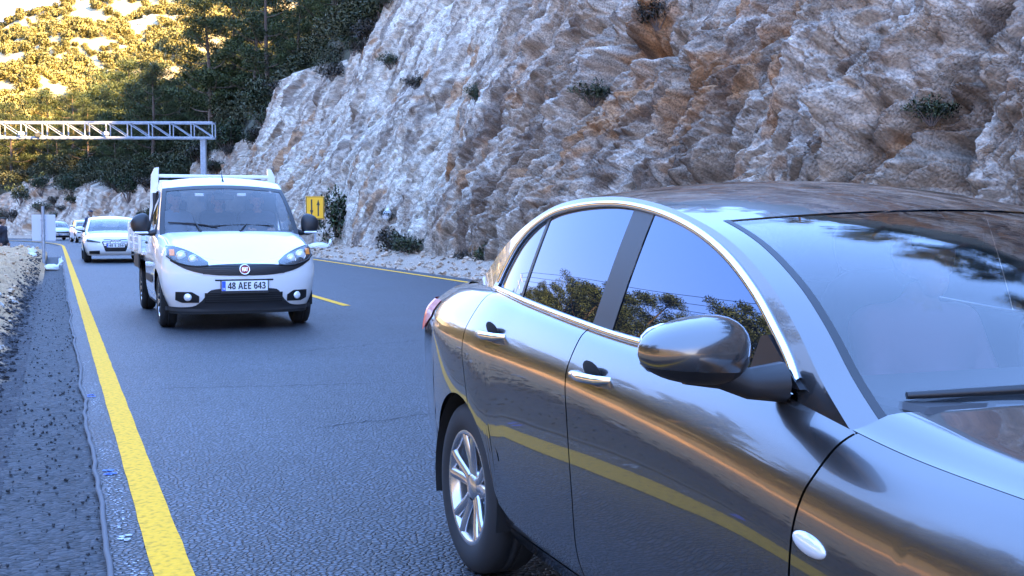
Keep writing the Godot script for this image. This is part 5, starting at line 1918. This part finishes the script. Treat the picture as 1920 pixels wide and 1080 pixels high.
func build_signs():
	# two-way traffic sign on the right verge
	var p := at(46.6, 5.45, 0.12)
	var t := thing("road_sign", "yellow rectangular sign with two black opposing arrows on grey post", "sign", p, -0.24)
	var g := Geo.new()
	g.tube([Vector3(0, -0.3, 0), Vector3(0, 2.13, 0)], 0.038, 12)
	part(g, "post", M.galvanised, t)
	var pn := Node3D.new()
	put(pn, "sign_panel", t)
	pn.position = Vector3(0, 1.70, 0.05)
	g = Geo.new()
	g.box(Vector3.ZERO, Vector3(0.72, 0.92, 0.022), 0.008)
	part(g, "sign_board", M.sign_yellow, pn)
	g = Geo.new()
	for q in [[Vector3(0, 0.43, 0), Vector3(0.684, 0.022, 0.004)], [Vector3(0, -0.43, 0), Vector3(0.684, 0.022, 0.004)]]: g.box(q[0] + Vector3(0, 0, 0.0125), q[1])
	for x in [-0.331, 0.331]: g.box(Vector3(x, 0, 0.0125), Vector3(0.022, 0.838, 0.004))
	part(g, "border", M.sign_black, pn)
	for sg in [-1.0, 1.0]:
		g = Geo.new()
		var x = 0.13 * sg
		var pl := PackedVector2Array()
		for v in [[-0.028, -0.33], [0.028, -0.33], [0.028, 0.10], [0.066, 0.10], [0.0, 0.33], [-0.066, 0.10], [-0.028, 0.10]]: pl.append(Vector2(x + v[0], v[1] * sg))
		g.prism(pl, Transform3D(Basis.IDENTITY, Vector3(0, 0, 0.0135)), 0.005)
		part(g, "arrow", M.sign_black, pn)
	sandbag(p + Vector3(0.12, 0.06, 0.15), Vector3(0.42, 0.17, 0.26), 0.2, "white sandbag slumped round the foot of the yellow sign's post", Vector3(0.30, 0.34, 0))
	sandbag(p + Vector3(-0.42, 0.04, 0.1), Vector3(0.28, 0.14, 0.22), -0.4, "smaller white sandbag left of the yellow sign's post", Vector3(-0.1, 0.55, 0))
	# sign seen from behind on the left mound
	var q := Vector3(-0.30, 0, -34.0)
	q.y = mound(34.0, q.x - CL)
	t = thing("road_sign", "grey back of a rectangular sign on a post by the mound", "sign", q, 0.10)
	g = Geo.new()
	g.tube([Vector3(0, -0.3, 0), Vector3(0, 1.55, 0)], 0.042, 12)
	part(g, "post", M.galvanised, t)
	g = Geo.new()
	g.box(Vector3(0.02, 0.97, -0.06), Vector3(0.60, 0.70, 0.02), 0.006)
	part(g, "sign_board", M.sign_back, t)
	g = Geo.new()
	for y in [0.76, 1.18]: g.box(Vector3(0.0, y, -0.045), Vector3(0.12, 0.045, 0.012), 0.003)
	part(g, "clamp", M.galvanised, t)
	var sb := Vector3(-0.12, 0, -33.4)
	sb.y = mound(33.4, sb.x - CL)
	sandbag(sb, Vector3(0.20, 0.11, 0.16), 0.5, "white sandbag at the foot of the grey sign by the shoulder", Vector3(0.22, 0.30, 0))
	sb = Vector3(-0.62, mound(33.0, -0.62 - CL), -34.6)
	sandbag(sb, Vector3(0.16, 0.08, 0.14), 1.5, "small white sandbag behind the grey sign's post on the mound", Vector3(0.1, 0.2, 0))

# ---------------------------------------------------------------- people
# joints with radii joined by a smooth minimum and meshed as surface nets
func body_geo(bones: Array, cell: float, k: float, g: Geo):
	# bone: [a, b, ra, rb, colour]
	var lo := Vector3.ONE * 1e9
	var hi := -lo
	for b in bones:
		var m: float = maxf(b[2], b[3]) + 0.05
		for p in [b[0], b[1]]:
			lo = lo.min(p - Vector3.ONE * m)
			hi = hi.max(p + Vector3.ONE * m)
	var nx := int((hi.x - lo.x) / cell) + 2
	var ny := int((hi.y - lo.y) / cell) + 2
	var nzz := int((hi.z - lo.z) / cell) + 2
	var fld := PackedFloat32Array()
	fld.resize(nx * ny * nzz)
	fld.fill(9.0)
	var best := PackedFloat32Array()
	best.resize(fld.size())
	best.fill(9.0)
	var who := PackedInt32Array()
	who.resize(fld.size())
	for bi in bones.size():
		var b: Array = bones[bi]
		var a: Vector3 = b[0]
		var ab: Vector3 = b[1] - a
		var il := 1.0 / maxf(ab.length_squared(), 1e-9)
		var m: float = maxf(b[2], b[3]) + k + 2.0 * cell
		var l2: Vector3 = (a.min(b[1]) - Vector3.ONE * m - lo) / cell
		var h2: Vector3 = (a.max(b[1]) + Vector3.ONE * m - lo) / cell
		for x in range(maxi(0, int(l2.x)), mini(nx, int(h2.x) + 1)):
			for y in range(maxi(0, int(l2.y)), mini(ny, int(h2.y) + 1)):
				for z in range(maxi(0, int(l2.z)), mini(nzz, int(h2.z) + 1)):
					var p := lo + Vector3(x, y, z) * cell - a
					var t := clampf(p.dot(ab) * il, 0.0, 1.0)
					var d: float = (p - ab * t).length() - lerpf(b[2], b[3], t)
					var id := (x * ny + y) * nzz + z
					var o := fld[id]
					if d < best[id]:
						best[id] = d
						who[id] = bi
					var h := maxf(k - absf(o - d), 0.0) / k
					fld[id] = minf(o, d) - h * h * k * 0.25
	var idx := {}
	var offs := [0, nzz, ny * nzz]
	for x in nx - 1:
		for y in ny - 1:
			for z in nzz - 1:
				var id := (x * ny + y) * nzz + z
				var s := 0
				for c in 8:
					if fld[id + (c & 1) * offs[2] + ((c >> 1) & 1) * offs[1] + (c >> 2)] < 0.0: s += 1
				if s == 0 or s == 8: continue
				var sum := Vector3.ZERO
				var cnt := 0
				for e in [[0, 1], [2, 3], [4, 5], [6, 7], [0, 2], [1, 3], [4, 6], [5, 7], [0, 4], [1, 5], [2, 6], [3, 7]]:
					var c0: int = e[0]
					var c1: int = e[1]
					var f0 := fld[id + (c0 & 1) * offs[2] + ((c0 >> 1) & 1) * offs[1] + (c0 >> 2)]
					var f1 := fld[id + (c1 & 1) * offs[2] + ((c1 >> 1) & 1) * offs[1] + (c1 >> 2)]
					if (f0 < 0.0) == (f1 < 0.0): continue
					var t := f0 / (f0 - f1)
					sum += Vector3(c0 & 1, (c0 >> 1) & 1, c0 >> 2).lerp(Vector3(c1 & 1, (c1 >> 1) & 1, c1 >> 2), t)
					cnt += 1
				var gr := Vector3(fld[id + offs[2]] - fld[id], fld[id + offs[1]] - fld[id], fld[id + 1] - fld[id])
				idx[id] = g.add(lo + (Vector3(x, y, z) + sum / cnt) * cell, gr.normalized())
				g.c.append(bones[who[id]][4])
	for id in idx:
		for ax in 3:
			var o: int = offs[2 - ax] if ax != 0 else offs[2]
			var st: int = [offs[2], offs[1], offs[0] + 1][ax]
			var s0 := fld[id] < 0.0
			if s0 == (fld[id + st] < 0.0): continue
			var u: int = [offs[1], offs[2], offs[2]][ax]
			var w: int = [1, 1, offs[1]][ax]
			var a = idx.get(id)
			var b = idx.get(id - u)
			var c = idx.get(id - u - w)
			var d = idx.get(id - w)
			if a == null or b == null or c == null or d == null: continue
			g.face(a, b, c)
			g.face(a, c, d)

func head_bones(c: Vector3, fwd: Vector3, skin: Color, hair: Color, cap = null) -> Array:
	var up := Vector3.UP
	var rt := fwd.cross(up).normalized()
	var r := [
		[c + up * 0.03 - fwd * 0.02, c + up * 0.03 + fwd * 0.01, 0.088, 0.085, skin],
		[c + up * 0.01 + fwd * 0.03, c - up * 0.075 + fwd * 0.045, 0.066, 0.042, skin],
		[c - up * 0.01 + fwd * 0.088, c - up * 0.028 + fwd * 0.108, 0.010, 0.014, skin],
		[c - up * 0.062 + fwd * 0.086 - rt * 0.016, c - up * 0.062 + fwd * 0.086 + rt * 0.016, 0.007, 0.007, Color(0.25, 0.09, 0.08)],
		[c + rt * 0.083, c + rt * 0.086 - up * 0.03, 0.014, 0.010, skin],
		[c - rt * 0.083, c - rt * 0.086 - up * 0.03, 0.014, 0.010, skin],
		[c + up * 0.012 + fwd * 0.083 + rt * 0.032, c + up * 0.012 + fwd * 0.083 + rt * 0.034, 0.006, 0.006, Color(0.03, 0.025, 0.02)],
		[c + up * 0.012 + fwd * 0.083 - rt * 0.032, c + up * 0.012 + fwd * 0.083 - rt * 0.034, 0.006, 0.006, Color(0.03, 0.025, 0.02)]]
	r.append([c + up * 0.075 + fwd * 0.035, c + up * 0.06 - fwd * 0.06, 0.068, 0.078, hair if cap == null else cap])
	r.append([c + up * 0.02 - fwd * 0.07, c - up * 0.04 - fwd * 0.065, 0.072, 0.052, hair])
	if cap != null:
		r.append([c + up * 0.075 + fwd * 0.09 - rt * 0.04, c + up * 0.075 + fwd * 0.09 + rt * 0.04, 0.022, 0.022, cap])
		r.append([c + up * 0.075 + fwd * 0.125 - rt * 0.03, c + up * 0.075 + fwd * 0.125 + rt * 0.03, 0.014, 0.014, cap])
	return r

func hand_bones(w: Vector3, dir: Vector3, palm_n: Vector3, thumb: Vector3, skin: Color) -> Array:
	var sd := dir.cross(palm_n).normalized()
	if sd.dot(thumb) < 0.0: sd = -sd
	var r := [[w, w + dir * 0.085 + sd * 0.02, 0.026, 0.022, skin], [w + dir * 0.03 - sd * 0.02, w + dir * 0.08 - sd * 0.026, 0.020, 0.018, skin]]
	for k in 4:
		var b := w + dir * 0.088 + sd * (0.033 - 0.022 * k)
		var ln: float = [0.072, 0.08, 0.074, 0.058][k]
		var m := b + dir * ln * 0.55 + palm_n * 0.008
		r.append([b, m, 0.0095, 0.009, skin])
		r.append([m, m + dir * ln * 0.35 + palm_n * 0.028, 0.009, 0.0078, skin])
	var t0 := w + dir * 0.025 + sd * 0.028
	r.append([t0, t0 + dir * 0.035 + sd * 0.026, 0.013, 0.011, skin])
	r.append([t0 + dir * 0.035 + sd * 0.026, t0 + dir * 0.068 + sd * 0.030 + palm_n * 0.012, 0.011, 0.009, skin])
	return r

func figure(t: Node3D, bones: Array, heads: Array, hands: Array):
	var g := Geo.new()
	body_geo(bones, 0.021, 0.045, g)
	body_geo(heads, 0.0105, 0.018, g)
	for h in hands: body_geo(h, 0.0062, 0.010, g)
	part(g, "body", M.skin_cloth, t)

func build_people():
	var skin := Color(0.30, 0.17, 0.11)
	var hair := Color(0.02, 0.016, 0.013)
	# three people in the pickup's cab
	var seats := [[-0.52, Color(0.20, 0.25, 0.32), "person in a light top seated at the left of the pickup's screen", 0.25], [0.0, Color(0.05, 0.06, 0.08), "person in a dark top seated in the middle of the pickup's cab", 0.0], [0.50, Color(0.07, 0.08, 0.11), "person in dark clothes at the pickup's steering wheel", -0.05], [0.37, Color(0.34, 0.20, 0.24), "person at the wheel behind the grey saloon's windscreen", 0.0]]
	for q in seats:
		var t := thing("person", q[2], "person", Vector3(2.08 + q[0] * 1.03, 0.83, -15.0 - 1.28), q[3], "people in the pickup")
		if q[0] == 0.37:
			t.position = Vector3(2.255 + 0.37, 0.43, -1.30 - 1.62)
			t.remove_meta("group")
		var cl: Color = q[1]
		var tr := Color(0.04, 0.045, 0.06)
		var hip := Vector3(0, 0.10, -0.06)
		var chest := Vector3(0, 0.44, -0.18)
		var neck := Vector3(0, 0.60, -0.17)
		var b := [[hip + Vector3(-0.08, 0, 0), hip + Vector3(0.08, 0, 0), 0.125, 0.125, tr], [hip, chest, 0.135, 0.15, cl], [chest + Vector3(-0.10, 0.02, 0), chest + Vector3(0.10, 0.02, 0), 0.12, 0.12, cl],
			[chest + Vector3(-0.15, 0.09, 0), chest + Vector3(0.15, 0.09, 0), 0.07, 0.07, cl], [chest + Vector3(0, 0.08, 0), neck + Vector3(0, 0.03, 0.01), 0.065, 0.052, skin]]
		var hs := []
		for sg in [-1.0, 1.0]:
			var sh: Vector3 = chest + Vector3(0.19 * sg, 0.085, 0)
			var el: Vector3 = sh + Vector3(0.05 * sg, -0.25, 0.12)
			var wr := Vector3(0.13 * sg, 0.13, 0.20)
			if q[0] > 0.3: wr = Vector3(0.15 * sg, 0.36, 0.37)
			b.append([sh, el, 0.058, 0.046, cl])
			b.append([el, wr, 0.045, 0.032, cl])
			var kn := Vector3(0.13 * sg, 0.15, 0.36)
			b.append([hip + Vector3(0.09 * sg, 0, 0), kn, 0.085, 0.062, tr])
			b.append([kn, kn + Vector3(0.0, -0.36, 0.08), 0.058, 0.042, tr])
			b.append([kn + Vector3(0.0, -0.38, 0.08), kn + Vector3(0.0, -0.40, 0.22), 0.042, 0.038, Color(0.02, 0.02, 0.02)])
			hs.append(hand_bones(wr, Vector3(-0.2 * sg, -0.1, 0.95).normalized(), Vector3(0, -1, 0), Vector3(-sg, 0, 0), skin))
		figure(t, b, head_bones(neck + Vector3(0, 0.14, 0.03), Vector3(0, 0, 1), skin, hair), hs)
	# two people on foot
	standing(at(52.0, -2.85), 0.5, Color(0.030, 0.045, 0.10), Color(0.015, 0.02, 0.04), Color(0.02, 0.025, 0.05), "person in dark blue uniform and cap standing behind the white saloon", skin, hair)
	var lp := Vector3(-1.72, 0.0, -45.0)
	lp.y = -0.33
	standing(lp, 1.1, Color(0.02, 0.022, 0.035), Color(0.015, 0.017, 0.025), null, "person in dark clothes standing at the left edge of the picture", skin, hair)

func standing(pos: Vector3, turn: float, coat: Color, trousers: Color, cap, label: String, skin: Color, hair: Color):
	var t := thing("person", label, "person", pos, turn)
	var hip := Vector3(0, 0.93, 0)
	var chest := Vector3(0, 1.28, 0.0)
	var neck := Vector3(0, 1.46, 0.0)
	var b := [[hip + Vector3(-0.07, 0, 0), hip + Vector3(0.07, 0, 0), 0.12, 0.12, trousers], [hip + Vector3(0, 0.06, 0), chest, 0.13, 0.145, coat], [chest + Vector3(-0.09, 0, 0), chest + Vector3(0.09, 0, 0), 0.115, 0.115, coat],
		[chest + Vector3(-0.15, 0.10, 0), chest + Vector3(0.15, 0.10, 0), 0.068, 0.068, coat], [chest + Vector3(0, 0.1, 0), neck + Vector3(0, 0.05, 0.01), 0.06, 0.052, skin]]
	var hs := []
	for sg in [-1.0, 1.0]:
		var sh: Vector3 = chest + Vector3(0.19 * sg, 0.10, 0)
		var el: Vector3 = sh + Vector3(0.07 * sg, -0.28, -0.03)
		var wr: Vector3 = el + Vector3(0.0, -0.24, 0.08)
		b.append([sh, el, 0.058, 0.046, coat])
		b.append([el, wr, 0.045, 0.033, coat])
		var kn := Vector3(0.11 * sg, 0.50, 0.02)
		var an := Vector3(0.13 * sg, 0.10, -0.01)
		b.append([hip + Vector3(0.09 * sg, -0.03, 0), kn, 0.09, 0.062, trousers])
		b.append([kn, an, 0.06, 0.045, trousers])
		b.append([an + Vector3(0, -0.05, -0.03), an + Vector3(0.02 * sg, -0.06, 0.15), 0.045, 0.036, Color(0.015, 0.015, 0.015)])
		hs.append(hand_bones(wr, Vector3(0, -0.98, 0.15).normalized(), Vector3(-sg, 0, 0), Vector3(0, 0, 1), skin))
	figure(t, b, head_bones(neck + Vector3(0, 0.15, 0.02), Vector3(0, 0, 1), skin, hair, cap), hs)

# ---------------------------------------------------------------- small things
func build_small_things():
	var rng := RandomNumberGenerator.new()
	rng.seed = 4242
	# cord lying along the joint of the shoulder
	var g := Geo.new()
	var pts := []
	for k in 330:
		var s := 1.5 + pow(k / 329.0, 1.7) * 42.0
		pts.append(at(s, -4.06 + nz.f.get_noise_1d(s * 0.55) * 0.035 + nz.a.get_noise_1d(s * 2.3) * 0.006, 0.004 + 0.003 * nz.a.get_noise_1d(s * 4.0)))
	g.tube(pts, 0.0125, 8)
	var cord := part(g, "cord", M.cord, self)
	tag(cord, "grey cord lying along the seam between shoulder and road", "cord")
	# broken asphalt, clods and stones of the left edge
	var stones := [stone_geo(1, 1.0), stone_geo(2, 1.0), stone_geo(5, 0.9)]
	for sv in 3:
		var xf := []
		var cols := []
		for k in 900:
			var s := 3.0 + pow(rng.randf(), 1.5) * 36.0
			var x := -0.40 - absf(rng.randfn()) * 0.16 + 0.1 * rng.randf() - 0.05
			var d := x - CL
			var sz := 0.012 + 0.05 * pow(rng.randf(), 3.0)
			xf.append(Transform3D(Basis(Vector3(rng.randfn(), rng.randfn(), rng.randfn()).normalized(), rng.randf() * TAU).scaled(Vector3(sz, sz * 0.7, sz)), at(s, d, mound(s, d) + sz * 0.12)))
			cols.append(Color(0.035, 0.033, 0.036) * rng.randf_range(0.6, 1.4))
		tag(multi(stones[sv], M.stone, xf, cols, "asphalt_crumbs"), "crumbs of black asphalt along the left edge of the shoulder", "rubble")
		xf = []
		cols = []
		for k in 500:
			var s := 2.6 + pow(rng.randf(), 1.6) * 26.0
			var d := -4.62 + rng.randf() * 0.55
			var sz := 0.005 + 0.014 * pow(rng.randf(), 3.0)
			xf.append(Transform3D(Basis(Vector3(rng.randfn(), rng.randfn(), rng.randfn()).normalized(), rng.randf() * TAU).scaled(Vector3.ONE * sz), at(s, d, -0.016)))
			cols.append(Color(0.03, 0.03, 0.032) * rng.randf_range(0.6, 1.6))
		tag(multi(stones[sv], M.stone, xf, cols, "asphalt_grit"), "loose black grit scattered over the shoulder", "grit")
		xf = []
		cols = []
		for k in 260:
			var s := 5.0 + pow(rng.randf(), 1.3) * 40.0
			var d := -4.8 - rng.randf() * rng.randf() * 4.0
			var sz := 0.02 + 0.13 * pow(rng.randf(), 4.0)
			xf.append(Transform3D(Basis(Vector3(rng.randfn(), rng.randfn(), rng.randfn()).normalized(), rng.randf() * TAU).scaled(Vector3(sz, sz * 0.7, sz)), at(s, d, mound(s, d) + sz * 0.15)))
			cols.append(Color(0.62, 0.42, 0.26) * rng.randf_range(0.55, 1.2))
		tag(multi(stones[sv], M.stone, xf, cols, "verge_stones"), "small pale stones strewn over the left dirt verge", "stones")
		xf = []
		cols = []
		for k in 1000:
			var s := 8.0 + pow(rng.randf(), 1.2) * 60.0
			var d := 4.45 + rng.randf() * 2.2
			var sz := 0.025 + 0.15 * pow(rng.randf(), 4.5)
			var y: float = -0.025 + 0.34 * smooth(4.5, 6.6, d) + nz.f.get_noise_2d(s * 0.9, d * 0.9) * 0.12 * smooth(4.4, 5.2, d)
			xf.append(Transform3D(Basis(Vector3(rng.randfn(), rng.randfn(), rng.randfn()).normalized(), rng.randf() * TAU).scaled(Vector3(sz, sz * 0.75, sz)), at(s, d, y + sz * 0.2)))
			cols.append(Color(0.52, 0.38, 0.27) * rng.randf_range(0.55, 1.15))
		tag(multi(stones[sv], M.stone, xf, cols, "verge_gravel"), "gravel and fallen stones along the foot of the rock", "gravel")
	# pale stones of the mound near the camera, one by one
	for k in 14:
		var s := 6.5 + k * 1.05
		var x := -0.56 - 0.10 * (k % 3) - 0.05 * rng.randf()
		var d := x - CL
		var sz := rng.randf_range(0.07, 0.16)
		var o := MeshInstance3D.new()
		var sg: Geo = stones[k % 3]
		o.mesh = sg.mesh(M["stone_pale"] if M.has("stone_pale") else mat("stone_pale", lin(0.40, 0.36, 0.32), 0.9))
		put(o, "stone")
		o.position = at(s, d, mound(s, d) + sz * 0.1)
		o.rotation = Vector3(rng.randf(), rng.randf() * 6.0, rng.randf())
		o.scale = Vector3(sz, sz * 0.6, sz)
		tag(o, "pale stone lying among the black crumbs at the left edge", "stone", "pale stones at the left edge")
	# plastic bag caught in the shrub on the rock
	var bp := rock_point(41.5, 1.35, true) + Vector3(-0.20, 0.1, 0.12)
	var bag := thing("plastic_bag", "white plastic bag caught in a shrub on the rock face", "bag", bp)
	bag.scale = Vector3.ONE * 0.68
	g = Geo.new()
	var f := func(u, w):
		var th: float = u * TAU
		var r := pick([0.0, 0.25, 0.6, 0.85, 1.0], [0.02, 0.20, 0.22, 0.10, 0.03], w)
		var fold: float = 1.0 + 0.35 * nz.f.get_noise_3d(cos(th) * 1.8, w * 3.0, sin(th) * 1.8)
		return Vector3(cos(th) * r * fold + 0.10 * w, w * 0.72 - 0.2, sin(th) * r * fold)
	g.grid(f, 28, 16, Vector3(0.05, 0.15, 0))
	part(g, "bag_body", M.white_plastic, bag)
	g = Geo.new()
	g.tube([Vector3(0.08, 0.48, 0), Vector3(0.05, 0.62, 0.03), Vector3(0.13, 0.70, 0.0), Vector3(0.12, 0.50, 0)], 0.015, 6)
	part(g, "bag_handle", M.white_plastic, bag)
	# power line on the sunny bank, mirrored in the saloon's windows
	var tops := []
	for q in [[18.0, -24.0, "nearer"], [68.0, -19.0, "farther"]]:
		var py := left_bank(q[0], q[1])
		var t := thing("utility_pole", "wooden utility pole with cross arms on the sunny bank, %s one" % q[2], "pole", at(q[0], q[1], py - 0.4), 0.3, "utility poles on the sunny bank")
		g = Geo.new()
		g.tube([Vector3(0, 0, 0), Vector3(0, 10.5, 0)], [0.16, 0.10], 10)
		part(g, "pole_shaft", M.bark, t)
		for y in [10.0, 9.3]:
			g = Geo.new()
			g.box(Vector3(0, y, 0.13), Vector3(2.2, 0.12, 0.10), 0.01)
			part(g, "cross_arm", M.galvanised, t)
		tops.append(t)
	for k in 3:
		g = Geo.new()
		var x := -1.0 + k
		var a: Vector3 = tops[0].transform * Vector3(x, 10.1, 0.13)
		var b: Vector3 = tops[1].transform * Vector3(x, 10.1, 0.13)
		var c := a + (a - b) * 0.9
		var w := bend(a, b, Vector3(0, -0.9, 0), 14)
		var w2 := bend(c, a, Vector3(0, -0.9, 0), 14)
		w2.pop_back()
		g.tube(w2 + w, 0.018, 5)
		tag(part(g, "power_cable", M.black_plastic, self), "thin power cable strung between the poles, %s" % ["nearest the road", "middle one", "farthest from the road"][k], "cable", "power cables")
